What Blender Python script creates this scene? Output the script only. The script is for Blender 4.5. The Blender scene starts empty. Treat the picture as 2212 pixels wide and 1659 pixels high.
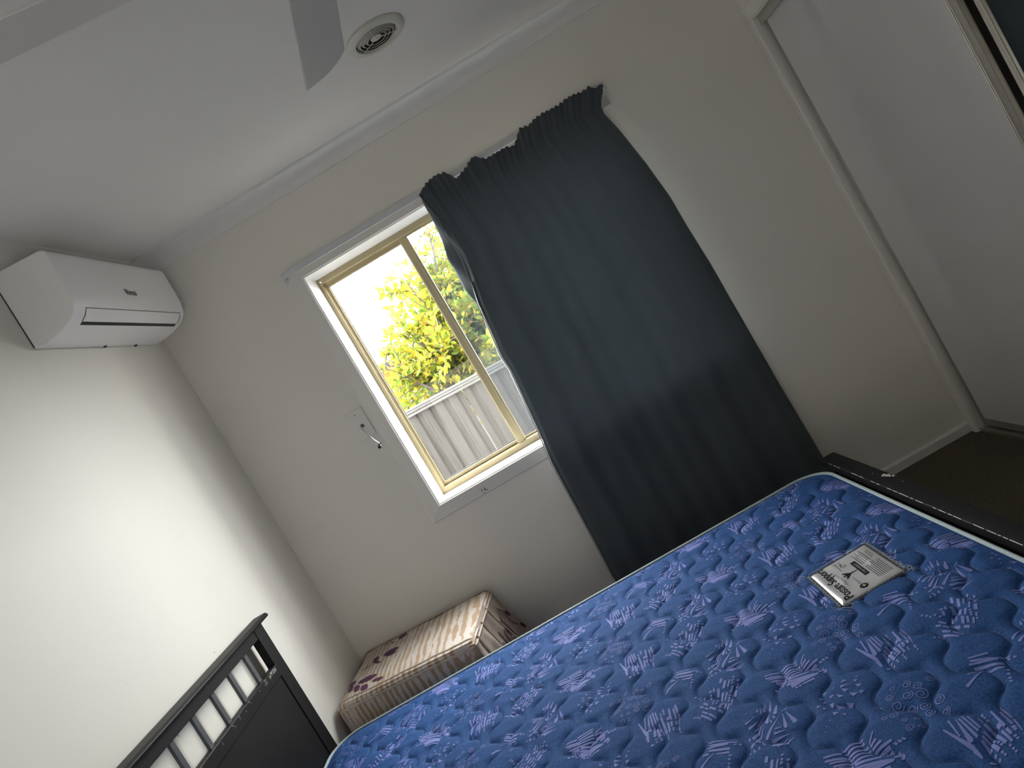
import bpy, bmesh, math, random
import numpy as np
from mathutils import Matrix, Vector, noise
random.seed(7); np.random.seed(7)
SC = bpy.context.scene
COL = SC.collection

# ------------------------------------------------------------------ camera
def rotm(a, b, c):
    Rz = Matrix.Rotation(a, 3, 'Z'); Rx = Matrix.Rotation(b, 3, 'X')
    cc, sc = math.cos(c), math.sin(c)
    Ry = Matrix(((cc, 0, sc), (0, 1, 0), (-sc, 0, cc)))
    return Rz @ Rx @ Ry
R = rotm(0.0435384554, -0.0578863851, 0.532059227)
cam_d = bpy.data.cameras.new('camera'); cam = bpy.data.objects.new('camera', cam_d); COL.objects.link(cam)
right, fwd, up = R.col[0], R.col[1], R.col[2]
M = Matrix.Identity(4)
for i in range(3):
    M[i][0] = right[i]; M[i][1] = up[i]; M[i][2] = -fwd[i]
M.translation = Vector((1.40785, -3.26510, 1.42512))
cam.matrix_world = M
cam_d.sensor_fit = 'HORIZONTAL'; cam_d.sensor_width = 36.0
cam_d.lens = 36.0 * 1555.0 / 2212.0
cam_d.clip_start = 0.05
SC.camera = cam
# ------------------------------------------------------------------ world, exposure, daylight and fill light
w = bpy.data.worlds.new('world'); SC.world = w; w.use_nodes = True
bg = w.node_tree.nodes['Background']
bg.inputs[0].default_value = (1.0, 0.985, 0.965, 1); bg.inputs[1].default_value = 52.0
SC.view_settings.view_transform = 'Standard'; SC.view_settings.look = 'None'
SC.view_settings.gamma = 1.0; SC.view_settings.exposure = 0.0
SC.view_settings.use_curve_mapping = False
SC.cycles.max_bounces = 12; SC.cycles.diffuse_bounces = 8; SC.cycles.transparent_max_bounces = 16
SC.cycles.use_denoising = True
SC.cycles.sample_clamp_indirect = 6.0
pl = bpy.data.lights.new('window_portal', 'AREA'); pl.shape = 'RECTANGLE'; pl.size = 1.47; pl.size_y = 1.2
pl.cycles.is_portal = True
po = bpy.data.objects.new('window_portal', pl); COL.objects.link(po)
po.location = (1.434, 0.25, 1.525); po.rotation_euler = (math.radians(-90), 0, 0)

al = bpy.data.lights.new('back_fill_light', 'AREA'); al.shape = 'RECTANGLE'; al.size = 1.0; al.size_y = 1.9  # fill light added behind the camera to brighten the room; source unseen
al.energy = 14.5; al.color = (1.0, 0.96, 0.90)
ao = bpy.data.objects.new('back_fill_light', al); COL.objects.link(ao)
ao.location = (0.75, -3.88, 1.25); ao.rotation_euler = (math.radians(110), 0, 0)

# ------------------------------------------------------------------ materials
MATS = {}
def mat(name, col, rough=0.6, metal=0.0, var=0.0, vscale=8.0, bump=0.0, bscale=60.0, spec=0.5, col2=None, sheen=0.0, coat=0.0):
    m = bpy.data.materials.new(name); m.use_nodes = True; MATS[name] = m
    nt = m.node_tree; b = nt.nodes['Principled BSDF']
    b.inputs['Base Color'].default_value = (*col, 1); b.inputs['Roughness'].default_value = rough
    b.inputs['Metallic'].default_value = metal; b.inputs['Specular IOR Level'].default_value = spec
    b.inputs['Sheen Weight'].default_value = sheen; b.inputs['Coat Weight'].default_value = coat
    tc = nt.nodes.new('ShaderNodeTexCoord')
    if var or col2:
        n = nt.nodes.new('ShaderNodeTexNoise'); n.inputs['Scale'].default_value = vscale; n.inputs['Detail'].default_value = 5
        nt.links.new(tc.outputs['Object'], n.inputs['Vector'])
        mx = nt.nodes.new('ShaderNodeMix'); mx.data_type = 'RGBA'
        c2 = col2 if col2 else tuple(c * (1 - var) for c in col)
        mx.inputs[6].default_value = (*col, 1); mx.inputs[7].default_value = (*c2, 1)
        r = nt.nodes.new('ShaderNodeMapRange'); r.inputs[1].default_value = 0.35; r.inputs[2].default_value = 0.65
        nt.links.new(n.outputs['Fac'], r.inputs[0]); nt.links.new(r.outputs[0], mx.inputs[0])
        nt.links.new(mx.outputs[2], b.inputs['Base Color'])
    if bump:
        n2 = nt.nodes.new('ShaderNodeTexNoise'); n2.inputs['Scale'].default_value = bscale; n2.inputs['Detail'].default_value = 3
        nt.links.new(tc.outputs['Object'], n2.inputs['Vector'])
        bp = nt.nodes.new('ShaderNodeBump'); bp.inputs['Strength'].default_value = bump; bp.inputs['Distance'].default_value = 0.002
        nt.links.new(n2.outputs['Fac'], bp.inputs['Height']); nt.links.new(bp.outputs[0], b.inputs['Normal'])
    return m
wallm = mat('wall_paint', (0.77, 0.745, 0.69), 0.62, var=0.03, vscale=2, bump=0.05, bscale=220)
ceilm = mat('ceiling_paint', (0.76, 0.755, 0.74), 0.75, var=0.02, vscale=3)
trimm = mat('gloss_trim_paint', (0.75, 0.73, 0.69), 0.35, var=0.02)
covem = mat('cornice_paint', (0.76, 0.755, 0.74), 0.7, var=0.02)
revm = mat('reveal_paint', (0.90, 0.90, 0.91), 0.35, var=0.02)
creamm = mat('cream_aluminium', (0.34, 0.285, 0.175), 0.42, var=0.04, vscale=20, spec=0.10)
blackm = mat('black_rubber', (0.02, 0.02, 0.022), 0.6, var=0.1)
carpm = mat('brown_carpet', (0.10, 0.082, 0.055), 0.95, var=0.4, vscale=90, bump=0.6, bscale=500)
woodm = mat('black_brown_wood', (0.0095, 0.009, 0.0105), 0.48, var=0.25, vscale=5, bump=0.08, bscale=90, spec=0.16)
chipm = mat('pale_chipped_paint', (0.55, 0.50, 0.46), 0.7, var=0.2, vscale=200)
slatm = mat('dark_grey_slat', (0.085, 0.09, 0.10), 0.35, var=0.1)
acm = mat('white_plastic', (0.88, 0.87, 0.87), 0.42, var=0.015, vscale=3)
seamm = mat('panel_seam_grey', (0.20, 0.19, 0.19), 0.6, var=0.1)
acdk = mat('dark_slot', (0.012, 0.014, 0.02), 0.5, var=0.1)
inkm = mat('dark_ink', (0.008, 0.008, 0.011), 0.6, var=0.1, spec=0.1)
fanm = mat('fan_white', (0.58, 0.575, 0.57), 0.45, var=0.02)
ventm = mat('vent_plastic', (0.60, 0.60, 0.54), 0.45, var=0.03)
chrome = mat('chrome', (0.82, 0.83, 0.88), 0.12, metal=1.0, var=0.03)
alum = mat('brushed_aluminium', (0.50, 0.48, 0.44), 0.32, metal=0.7, var=0.06, vscale=30)
doorm = mat('grey_white_door', (0.62, 0.615, 0.61), 0.5, var=0.02, vscale=3, bump=0.03, bscale=300)
mirm = mat('mirror_glass', (0.50, 0.52, 0.49), 0.015, metal=1.0, var=0.01)
rodm = mat('white_track', (0.62, 0.64, 0.66), 0.4, var=0.02)
curm = mat('slate_curtain', (0.066, 0.079, 0.088), 0.9, var=0.12, vscale=4, bump=0.2, bscale=900, sheen=0.1, spec=0.2)
_nt = curm.node_tree; _tr = _nt.nodes.new('ShaderNodeBsdfTranslucent'); _tr.inputs[0].default_value = (0.035, 0.0405, 0.0445, 1)
_ad = _nt.nodes.new('ShaderNodeAddShader'); _nt.links.new(_nt.nodes['Principled BSDF'].outputs[0], _ad.inputs[0]); _nt.links.new(_tr.outputs[0], _ad.inputs[1])
_nt.links.new(_ad.outputs[0], _nt.nodes['Material Output'].inputs[0])
palem = mat('tape_and_lit_hem', (0.42, 0.42, 0.42), 0.8, var=0.08, vscale=30)  # shared by the header tape and the painted window light on the hem
pipm = mat('pale_piping', (0.42, 0.50, 0.52), 0.6, var=0.2, vscale=300, bump=0.4, bscale=800)
sidem = mat('mattress_border', (0.05, 0.09, 0.22), 0.8, var=0.2, vscale=60)
bluem = mat('blue_ticking', (0.010, 0.044, 0.160), 0.85, col2=(0.026, 0.083, 0.235), vscale=240, bump=0.25, bscale=700, spec=0.15)
printm = mat('lilac_print', (0.145, 0.180, 0.47), 0.8, col2=(0.115, 0.15, 0.42), vscale=420, bump=0.2, bscale=900)
labm = mat('silver_vinyl', (0.46, 0.46, 0.48), 0.27, var=0.04, vscale=30, spec=0.7, coat=0.3)
stm = mat('white_thread', (0.62, 0.66, 0.70), 0.8, var=0.1)
bstm = mat('black_overlock', (0.012, 0.014, 0.02), 0.9, var=0.3, vscale=400, bump=0.5, bscale=900)
greym = mat('grey_ink', (0.16, 0.16, 0.19), 0.5, var=0.1)
purm = mat('purple_print', (0.085, 0.022, 0.07), 0.85, var=0.15, vscale=60)
plumm = mat('faded_plum_print', (0.16, 0.075, 0.075), 0.85, var=0.3, vscale=60)
fencem = mat('grey_steel_sheet', (0.025, 0.0238, 0.0225), 0.7, var=0.30, vscale=7, bump=0.1, bscale=60, spec=0.02)
_nt = fencem.node_tree
for _n in _nt.nodes:
    if _n.type == 'TEX_NOISE' and abs(_n.inputs['Scale'].default_value - 7) < .01:
        _mp = _nt.nodes.new('ShaderNodeMapping'); _mp.inputs['Scale'].default_value = (9, 2, .5)
        _tc = [q for q in _nt.nodes if q.type == 'TEX_COORD'][0]
        _nt.links.new(_tc.outputs['Object'], _mp.inputs[0]); _nt.links.new(_mp.outputs[0], _n.inputs['Vector'])
railm = mat('grey_steel_rail', (0.045, 0.0445, 0.045), 0.6, var=0.1, vscale=9, spec=0.03)
barkm = mat('pinkish_bark', (0.0300, 0.0195, 0.0150), 0.85, var=0.4, vscale=25, bump=0.5, bscale=60)
concm = mat('concrete_ground', (0.16, 0.155, 0.15), 0.9, var=0.25, vscale=3, bump=0.3, bscale=40)
roofm = mat('grey_roof', (0.04, 0.038, 0.038), 0.8, var=0.3, vscale=6)

def leafmat(name, c):
    m = bpy.data.materials.new(name); m.use_nodes = True; nt = m.node_tree
    b = nt.nodes['Principled BSDF']; b.inputs['Roughness'].default_value = 0.5; b.inputs['Specular IOR Level'].default_value = 0.06
    tr = nt.nodes.new('ShaderNodeBsdfTranslucent'); mix = nt.nodes.new('ShaderNodeMixShader'); mix.inputs[0].default_value = 0.45
    info = nt.nodes.new('ShaderNodeObjectInfo'); hs = nt.nodes.new('ShaderNodeHueSaturation')
    n = nt.nodes.new('ShaderNodeTexNoise'); n.inputs['Scale'].default_value = 9
    g = nt.nodes.new('ShaderNodeNewGeometry'); nt.links.new(g.outputs['Position'], n.inputs['Vector'])
    r = nt.nodes.new('ShaderNodeMapRange'); r.inputs[1].default_value = 0.3; r.inputs[2].default_value = 0.7; r.inputs[3].default_value = 0.65; r.inputs[4].default_value = 1.3
    nt.links.new(n.outputs['Fac'], r.inputs[0]); nt.links.new(r.outputs[0], hs.inputs['Value'])
    hs.inputs['Color'].default_value = (*c, 1)
    nt.links.new(hs.outputs[0], b.inputs['Base Color']); nt.links.new(hs.outputs[0], tr.inputs[0])
    nt.links.new(b.outputs[0], mix.inputs[1]); nt.links.new(tr.outputs[0], mix.inputs[2])
    nt.links.new(mix.outputs[0], nt.nodes['Material Output'].inputs[0])
    return m
LM = [leafmat('leaf_yellow', (0.165, 0.140, 0.012)), leafmat('leaf_lime', (0.105, 0.125, 0.012)), leafmat('leaf_green', (0.058, 0.090, 0.014)), leafmat('leaf_amber', (0.11, 0.065, 0.014))]

def glassmat(name, tcol, gfac, rough=0.0, haze=0.0):
    m = bpy.data.materials.new(name); m.use_nodes = True; nt = m.node_tree
    nt.nodes.remove(nt.nodes['Principled BSDF'])
    t = nt.nodes.new('ShaderNodeBsdfTransparent'); t.inputs[0].default_value = (*tcol, 1)
    g = nt.nodes.new('ShaderNodeBsdfGlossy'); g.inputs['Roughness'].default_value = rough
    lw = nt.nodes.new('ShaderNodeLayerWeight'); lw.inputs[0].default_value = 0.5      # Schlick term from the facing angle, same on both faces
    pw_ = nt.nodes.new('ShaderNodeMath'); pw_.operation = 'POWER'; nt.links.new(lw.outputs['Facing'], pw_.inputs[0]); pw_.inputs[1].default_value = 5.0
    ma = nt.nodes.new('ShaderNodeMath'); ma.operation = 'MULTIPLY_ADD'; nt.links.new(pw_.outputs[0], ma.inputs[0]); ma.inputs[1].default_value = 0.9; ma.inputs[2].default_value = gfac * .6
    mx = nt.nodes.new('ShaderNodeMixShader'); nt.links.new(ma.outputs[0], mx.inputs[0])
    nt.links.new(t.outputs[0], mx.inputs[1]); nt.links.new(g.outputs[0], mx.inputs[2])
    out = nt.nodes['Material Output']
    if haze:
        d = nt.nodes.new('ShaderNodeBsdfDiffuse'); d.inputs[0].default_value = (0.16, 0.19, 0.23, 1)  # bluish diffuse share paints the hazy sky reflection on the screen
        n = nt.nodes.new('ShaderNodeTexNoise'); n.inputs['Scale'].default_value = 60; n.inputs['Detail'].default_value = 6
        tc = nt.nodes.new('ShaderNodeTexCoord'); nt.links.new(tc.outputs['Object'], n.inputs['Vector'])
        r = nt.nodes.new('ShaderNodeMapRange'); r.inputs[1].default_value = 0.3; r.inputs[2].default_value = 0.7
        r.inputs[3].default_value = haze * 0.7; r.inputs[4].default_value = haze * 1.3
        nt.links.new(n.outputs['Fac'], r.inputs[0])
        m2 = nt.nodes.new('ShaderNodeMixShader'); nt.links.new(r.outputs[0], m2.inputs[0])
        nt.links.new(mx.outputs[0], m2.inputs[1]); nt.links.new(d.outputs[0], m2.inputs[2])
        nt.links.new(m2.outputs[0], out.inputs[0])
    else:
        nt.links.new(mx.outputs[0], out.inputs[0])
    return m
glassm = glassmat('clear_glass', (0.97, 0.98, 0.97), 0.05)
screenm = glassmat('insect_screen', (0.90, 0.92, 0.94), 0.0, 0.5, haze=0.20)

# cream cover with tan stripes (ottoman)
def stripemat():
    m = bpy.data.materials.new('striped_cover'); m.use_nodes = True; nt = m.node_tree; b = nt.nodes['Principled BSDF']
    b.inputs['Roughness'].default_value = 0.75; b.inputs['Sheen Weight'].default_value = 0.2
    tc = nt.nodes.new('ShaderNodeTexCoord'); sp = nt.nodes.new('ShaderNodeSeparateXYZ'); nt.links.new(tc.outputs['Object'], sp.inputs[0])
    def math_(op, a, b_=None):
        n = nt.nodes.new('ShaderNodeMath'); n.operation = op
        for i, v in enumerate((a, b_)):
            if v is None: continue
            if isinstance(v, (int, float)): n.inputs[i].default_value = v
            else: nt.links.new(v, n.inputs[i])
        return n.outputs[0]
    wob = nt.nodes.new('ShaderNodeTexNoise'); wob.inputs['Scale'].default_value = 6; nt.links.new(tc.outputs['Object'], wob.inputs['Vector'])
    x = math_('ADD', sp.outputs[0], math_('MULTIPLY', math_('SUBTRACT', wob.outputs['Fac'], 0.5), 0.02))
    # frequency falls off from left to right: phase = 60x - 28x^2
    ph = math_('SUBTRACT', math_('MULTIPLY', x, 330.0), math_('MULTIPLY', math_('MULTIPLY', x, x), 150.0))
    s = math_('SINE', ph)
    mp = nt.nodes.new('ShaderNodeMapping'); mp.inputs['Scale'].default_value = (14, 5, 5); nt.links.new(tc.outputs['Object'], mp.inputs[0])
    br = nt.nodes.new('ShaderNodeTexNoise'); br.inputs['Scale'].default_value = 2.2; br.inputs['Detail'].default_value = 4; nt.links.new(mp.outputs[0], br.inputs['Vector'])
    v = math_('ADD', s, math_('MULTIPLY', math_('SUBTRACT', br.outputs['Fac'], 0.5), 6.5))
    r = nt.nodes.new('ShaderNodeMapRange'); r.inputs[1].default_value = -0.1; r.inputs[2].default_value = 0.35; nt.links.new(v, r.inputs[0])
    mx = nt.nodes.new('ShaderNodeMix'); mx.data_type = 'RGBA'; mx.inputs[6].default_value = (0.60, 0.53, 0.48, 1); mx.inputs[7].default_value = (0.40, 0.27, 0.16, 1)
    nt.links.new(r.outputs[0], mx.inputs[0])
    fn = nt.nodes.new('ShaderNodeTexNoise'); fn.inputs['Scale'].default_value = 130; nt.links.new(tc.outputs['Object'], fn.inputs['Vector'])
    m3 = nt.nodes.new('ShaderNodeMix'); m3.data_type = 'RGBA'; m3.blend_type = 'MULTIPLY'; m3.inputs[0].default_value = 0.35
    nt.links.new(mx.outputs[2], m3.inputs[6]); nt.links.new(fn.outputs['Fac'], m3.inputs[7]); nt.links.new(m3.outputs[2], b.inputs['Base Color'])
    bp = nt.nodes.new('ShaderNodeBump'); bp.inputs['Strength'].default_value = 0.5; bp.inputs['Distance'].default_value = 0.004
    nt.links.new(fn.outputs['Fac'], bp.inputs['Height']); nt.links.new(bp.outputs[0], b.inputs['Normal'])
    return m
stripem = stripemat()
creamclothm = mat('cream_cloth', (0.52, 0.45, 0.38), 0.8, col2=(0.42, 0.33, 0.25), vscale=40, bump=0.3, bscale=300)
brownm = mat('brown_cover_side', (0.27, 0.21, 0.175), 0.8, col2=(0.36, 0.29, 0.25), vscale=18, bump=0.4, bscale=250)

# brick (neighbour's house, far away)
def brickmat():
    m = bpy.data.materials.new('far_brickwork'); m.use_nodes = True; nt = m.node_tree; b = nt.nodes['Principled BSDF']; b.inputs['Roughness'].default_value = 0.9
    tc = nt.nodes.new('ShaderNodeTexCoord'); mp = nt.nodes.new('ShaderNodeMapping'); mp.inputs['Rotation'].default_value = (math.radians(90), 0, 0)
    nt.links.new(tc.outputs['Object'], mp.inputs[0])
    t = nt.nodes.new('ShaderNodeTexBrick'); t.inputs['Scale'].default_value = 4.3
    t.inputs['Color1'].default_value = (0.0600, 0.0300, 0.0225, 1); t.inputs['Color2'].default_value = (0.0750, 0.0420, 0.0300, 1); t.inputs['Mortar'].default_value = (0.0810, 0.0750, 0.0690, 1)
    nt.links.new(mp.outputs[0], t.inputs[0]); nt.links.new(t.outputs[0], b.inputs['Base Color']); return m
brickm = brickmat()

# ------------------------------------------------------------------ mesh helpers
class MB:
    def __init__(s): s.v = []; s.f = []; s.mi = []
    def add(s, vs, fs, mi=0):
        o = len(s.v); s.v += [tuple(v) for v in vs]; s.f += [tuple(i + o for i in f) for f in fs]; s.mi += [mi] * len(fs)
    def box(s, x0, x1, y0, y1, z0, z1, mi=0):
        s.add([(x0, y0, z0), (x1, y0, z0), (x1, y1, z0), (x0, y1, z0), (x0, y0, z1), (x1, y0, z1), (x1, y1, z1), (x0, y1, z1)],
              [(0, 3, 2, 1), (4, 5, 6, 7), (0, 1, 5, 4), (1, 2, 6, 5), (2, 3, 7, 6), (3, 0, 4, 7)], mi)
    def tube(s, pts, r, n=8, mi=0, closed=False, cap=True):
        pts = [Vector(p) for p in pts]; N = len(pts); rings = []
        rr = r if isinstance(r, (list, tuple)) else [r] * N
        prev = None
        for i in range(N):
            if closed: t = pts[(i + 1) % N] - pts[i - 1]
            else: t = pts[min(i + 1, N - 1)] - pts[max(i - 1, 0)]
            if t.length < 1e-9: t = Vector((0, 0, 1))
            t.normalize()
            a = prev if prev is not None else (Vector((0, 0, 1)) if abs(t.z) < 0.9 else Vector((1, 0, 0)))
            u = a - t * a.dot(t)
            if u.length < 1e-6: u = t.orthogonal()
            u.normalize(); prev = u; vv = t.cross(u)
            rings.append([pts[i] + (u * math.cos(2 * math.pi * k / n) + vv * math.sin(2 * math.pi * k / n)) * rr[i] for k in range(n)])
        vs = [v for ring in rings for v in ring]; fs = []
        for i in range(N if closed else N - 1):
            j = (i + 1) % N
            for k in range(n):
                fs.append((i * n + k, i * n + (k + 1) % n, j * n + (k + 1) % n, j * n + k))
        if cap and not closed:
            fs.append(tuple(range(n))[::-1]); fs.append(tuple((N - 1) * n + k for k in range(n)))
        s.add(vs, fs, mi)
    def prism(s, poly, axis, a0, a1, mi=0):
        # poly: 2D list, extruded along axis ('x','y','z')
        def P(q, a):
            if axis == 'y': return (q[0], a, q[1])
            if axis == 'x': return (a, q[0], q[1])
            return (q[0], q[1], a)
        n = len(poly); vs = [P(q, a0) for q in poly] + [P(q, a1) for q in poly]
        fs = [tuple(range(n)), tuple(range(2 * n - 1, n - 1, -1))] + [(i, n + i, n + (i + 1) % n, (i + 1) % n) for i in range(n)]
        s.add(vs, fs, mi)
    def build(s, name, mats, parent=None, smooth=False, bevel=0.0, bseg=2, angle=35):
        me = bpy.data.meshes.new(name); me.from_pydata(s.v, [], s.f)
        mats = mats if isinstance(mats, (list, tuple)) else [mats]
        for m in mats: me.materials.append(m)
        if len(mats) > 1: me.polygons.foreach_set('material_index', s.mi)
        bm = bmesh.new(); bm.from_mesh(me); bmesh.ops.recalc_face_normals(bm, faces=bm.faces)
        bm.to_mesh(me); bm.free()
        o = bpy.data.objects.new(name, me); COL.objects.link(o)
        if parent is not None: attach(o, parent)
        if bevel:
            b = o.modifiers.new('b', 'BEVEL'); b.width = bevel; b.segments = bseg; b.limit_method = 'ANGLE'; b.angle_limit = math.radians(angle)
            b.harden_normals = False
        if smooth or bevel:
            me.polygons.foreach_set('use_smooth', [True] * len(me.polygons)); me.update()
            if hasattr(me, 'set_sharp_from_angle'): me.set_sharp_from_angle(angle=math.radians(40))
        return o
def attach(o, parent):
    o.parent = parent; o.matrix_parent_inverse = Matrix.Identity(4)
    L = Vector((0, 0, 0)); q = parent
    while q is not None: L += q.location; q = q.parent
    o.location = o.location - L
def thing(name, label, cat, loc, group=None):
    o = bpy.data.objects.new(name, None); COL.objects.link(o); o.location = loc; o['label'] = label; o['category'] = cat
    o.empty_display_size = 0.05
    if group: o['group'] = group
    return o
def tag(o, label, cat, group=None):
    o['label'] = label; o['category'] = cat
    if group: o['group'] = group
    return o
def struct(o): o['kind'] = 'structure'; return o
def sgroup(name, loc):
    o = bpy.data.objects.new(name, None); COL.objects.link(o); o.location = loc; o['kind'] = 'structure'; return o
def ring_sides(x0, x1, z0, z1, prof, plane='xz', gap=0.0):
    """Mitred frame: prof is a closed list of (outward offset, depth); gives four MB (bottom, right, top, left)."""
    res = []
    c = [(x0, z0), (x1, z0), (x1, z1), (x0, z1)]; sg = [(-1, -1), (1, -1), (1, 1), (-1, 1)]
    for k in range(4):
        a, b = c[k], c[(k + 1) % 4]; sa, sb = sg[k], sg[(k + 1) % 4]
        d = (b[0] - a[0], b[1] - a[1]); L = math.hypot(*d); t = (d[0] / L, d[1] / L)
        n = len(prof); vs = []
        for end, (cc, ss) in enumerate(((a, sa), (b, sb))):
            for (o, dep) in prof:
                px = cc[0] + ss[0] * o + (t[0] * gap * (1 if end == 0 else -1)); pz = cc[1] + ss[1] * o + (t[1] * gap * (1 if end == 0 else -1))
                vs.append((px, dep, pz) if plane == 'xz' else (px, pz, dep))
        fs = [tuple(range(n)), tuple(range(2 * n - 1, n - 1, -1))] + [(i, n + i, n + (i + 1) % n, (i + 1) % n) for i in range(n)]
        m = MB(); m.add(vs, fs); res.append(m)
    return res
def text_mesh(body, size, mapf, name, material, parent, squeeze=1.0, shear=0.0, offset=0.0, width=None):
    cu = bpy.data.curves.new(name, 'FONT'); cu.body = body; cu.size = size; cu.resolution_u = 4; cu.shear = shear; cu.offset = offset
    t = bpy.data.objects.new('tmp', cu); COL.objects.link(t)
    dg = bpy.context.evaluated_depsgraph_get(); dg.update()
    me = bpy.data.meshes.new_from_object(t.evaluated_get(dg)); bpy.data.objects.remove(t)
    bm = bmesh.new(); bm.from_mesh(me)
    if len(bm.verts):
        bmesh.ops.triangulate(bm, faces=bm.faces)
        bmesh.ops.subdivide_edges(bm, edges=[e for e in bm.edges if e.calc_length() > size * 0.35], cuts=2)
    if width: squeeze = width / max(v.co.x for v in bm.verts)
    for v in bm.verts: v.co = Vector(mapf(v.co.x * squeeze, v.co.y))
    bmesh.ops.recalc_face_normals(bm, faces=bm.faces)
    bm.to_mesh(me); bm.free(); me.materials.clear(); me.materials.append(material)
    o = bpy.data.objects.new(name, me); COL.objects.link(o)
    if parent is not None: attach(o, parent)
    return o
def cr(pts, n=6):
    """Catmull-Rom through points."""
    P = [Vector(p) for p in pts]; out = []
    for i in range(len(P) - 1):
        p0 = P[max(i - 1, 0)]; p1 = P[i]; p2 = P[i + 1]; p3 = P[min(i + 2, len(P) - 1)]
        for k in range(n):
            t = k / n
            out.append(0.5 * ((2 * p1) + (p2 - p0) * t + (2 * p0 - 5 * p1 + 4 * p2 - p3) * t * t + (3 * p1 - p0 - 3 * p2 + p3) * t ** 3))
    out.append(P[-1]); return out

# ================================================================== SETTING
W, D, H = 2.964, -3.95, 2.55
WX0, WX1, WZ0, WZ1 = 0.702, 2.165, 0.930, 2.119
m = MB()
m.box(-0.12, WX0 - .012, 0, 0.25, 0, H); m.box(WX1 + .012, W + .8, 0, 0.25, 0, H)
m.box(WX0 - .012, WX1 + .012, 0, 0.25, 0, WZ0 - .012); m.box(WX0 - .012, WX1 + .012, 0, 0.25, WZ1 + .012, H)
struct(m.build('wall_front', wallm))
m = MB(); m.box(-0.12, 0, D, 0, 0, H); wl_ = struct(m.build('wall_left', wallm))
for (y_, z_, r_) in ((-1.37, 1.14, .004), (-1.23, 1.16, .0035), (-1.31, .93, .004), (-1.36, .86, .003), (-.95, 1.02, .003)):
    m = MB(); m.add([(.0006, y_ - r_ * .4, z_ - r_), (.0006, y_ + r_ * .5, z_ - r_ * .8), (.0006, y_ + r_ * .2, z_ + r_), (.0006, y_ - r_ * .3, z_ + r_ * .7)], [(0, 1, 2, 3)]); m.build('scuff_mark', MATS['ceiling_paint'] if z_ > 1.1 else MATS['grey_ink'], wl_)
m = MB(); m.box(-0.12, W + .8, D - .12, D, 0, H); struct(m.build('wall_back', wallm))
CY0, CY1, CZ = -0.055, -2.20, 2.074
m = MB()
m.box(W, W + .11, CY0, 0, 0, H); m.box(W, W + .11, D, CY1, 0, H); m.box(W, W + .11, CY1, CY0, CZ, H)
struct(m.build('wall_right', wallm))
m = MB(); m.box(W + .70, W + .76, D, 0, 0, H); m.box(W + .11, W + .70, CY1 - .30, CY1 - .26, 0, H)
struct(m.build('wall_closet', wallm))
m = MB(); m.box(-0.12, W + .76, D - .12, 0.0, -0.05, 0); struct(m.build('floor', carpm))
m = MB(); m.box(-0.12, W + .76, D - .12, 0.25, H, H + .05); struct(m.build('ceiling', ceilm))
# coved cornice (profile: offset inwards = negative, height)
prof = [(0.0, H), (0.0, 2.480), (-0.004, 2.480), (-0.006, 2.487)]
for k in range(9):
    a = math.pi / 2 * k / 8
    prof.append((-0.086 + 0.080 * math.cos(a), 2.543 - 0.056 * (1 - math.sin(a)) if False else 2.487 + 0.056 * math.sin(a)))
prof += [(-0.090, 2.544), (-0.090, H)]
# concave cove: mirror the arc so that it hollows towards the corner
pc = [(0.0, H), (0.0, 2.479), (-0.008, 2.479), (-0.009, 2.487)]
for k in range(1, 9):
    a = math.pi / 2 * k / 8
    pc.append((-0.007 - 0.079 * (1 - math.cos(a)), 2.487 + 0.053 * math.sin(a)))
pc += [(-0.086, 2.542), (-0.094, 2.542), (-0.094, H)]
for i, s_ in enumerate(ring_sides(0.0, W, D, 0.0, pc, 'xy')):
    struct(s_.build('trim_%d' % (i + 1), covem, smooth=True))
# baseboards
m = MB(); m.prism([(0.0, 0.0), (-0.014, 0.0), (-0.014, 0.036), (-0.009, 0.043), (0.0, 0.045)], 'x', 0.0, W); struct(m.build('baseboard_front', trimm))
m = MB(); m.prism([(0.0, 0.0), (0.014, 0.0), (0.014, 0.036), (0.009, 0.043), (0.0, 0.045)], 'y', D, -0.015); struct(m.build('baseboard_left', trimm))
m = MB(); m.prism([(D, 0.0), (D + .014, 0.0), (D + .014, 0.036), (D + .009, 0.043), (D, 0.045)], 'x', 0.0, W); struct(m.build('baseboard_back', trimm))
# closet architrave, jambs, tracks
ar = [(0.0, 0), (0.0, -0.010), (0.004, -0.014), (0.050, -0.010), (0.055, -0.006), (0.055, 0)]
def closet_ring():
    m = MB()
    n = len(ar)
    y0, y1, zt = CY0, CY1, CZ
    segs = [([(y0, 0.0), (y0, zt)], [(1, 0), (1, 1)]), ([(y0, zt), (y1, zt)], [(1, 1), (-1, 1)]), ([(y1, zt), (y1, 0.0)], [(-1, 1), (-1, 0)])]
    out = []
    for (cs, ss) in segs:
        m = MB(); vs = []
        for (cc, s2) in zip(cs, ss):
            for (o, dep) in ar: vs.append((W + dep, cc[0] + s2[0] * o * 0.98, cc[1] + s2[1] * o * 1.15))
        m.add(vs, [tuple(range(n)), tuple(range(2 * n - 1, n - 1, -1))] + [(i, n + i, n + (i + 1) % n, (i + 1) % n) for i in range(n)])
        out.append(m)
    return out
g5 = sgroup('trim_5', (W, CY0, 0))
for m in closet_ring(): m.build('architrave_board', trimm, g5)
m = MB(); m.box(W - .002, W + .11, CY0 - .004, CY0 + .001, 0, CZ); m.build('jamb_board', trimm, g5)
m = MB(); m.box(W - .002, W + .11, CY1 - .001, CY1 + .004, 0, CZ); m.build('jamb_board', trimm, g5)
m = MB(); m.box(W - .002, W + .11, CY1, CY0, CZ - .004, CZ + .001); m.build('jamb_board', trimm, g5)
g6 = sgroup('trim_6', (W, CY0, 2.03))
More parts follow.
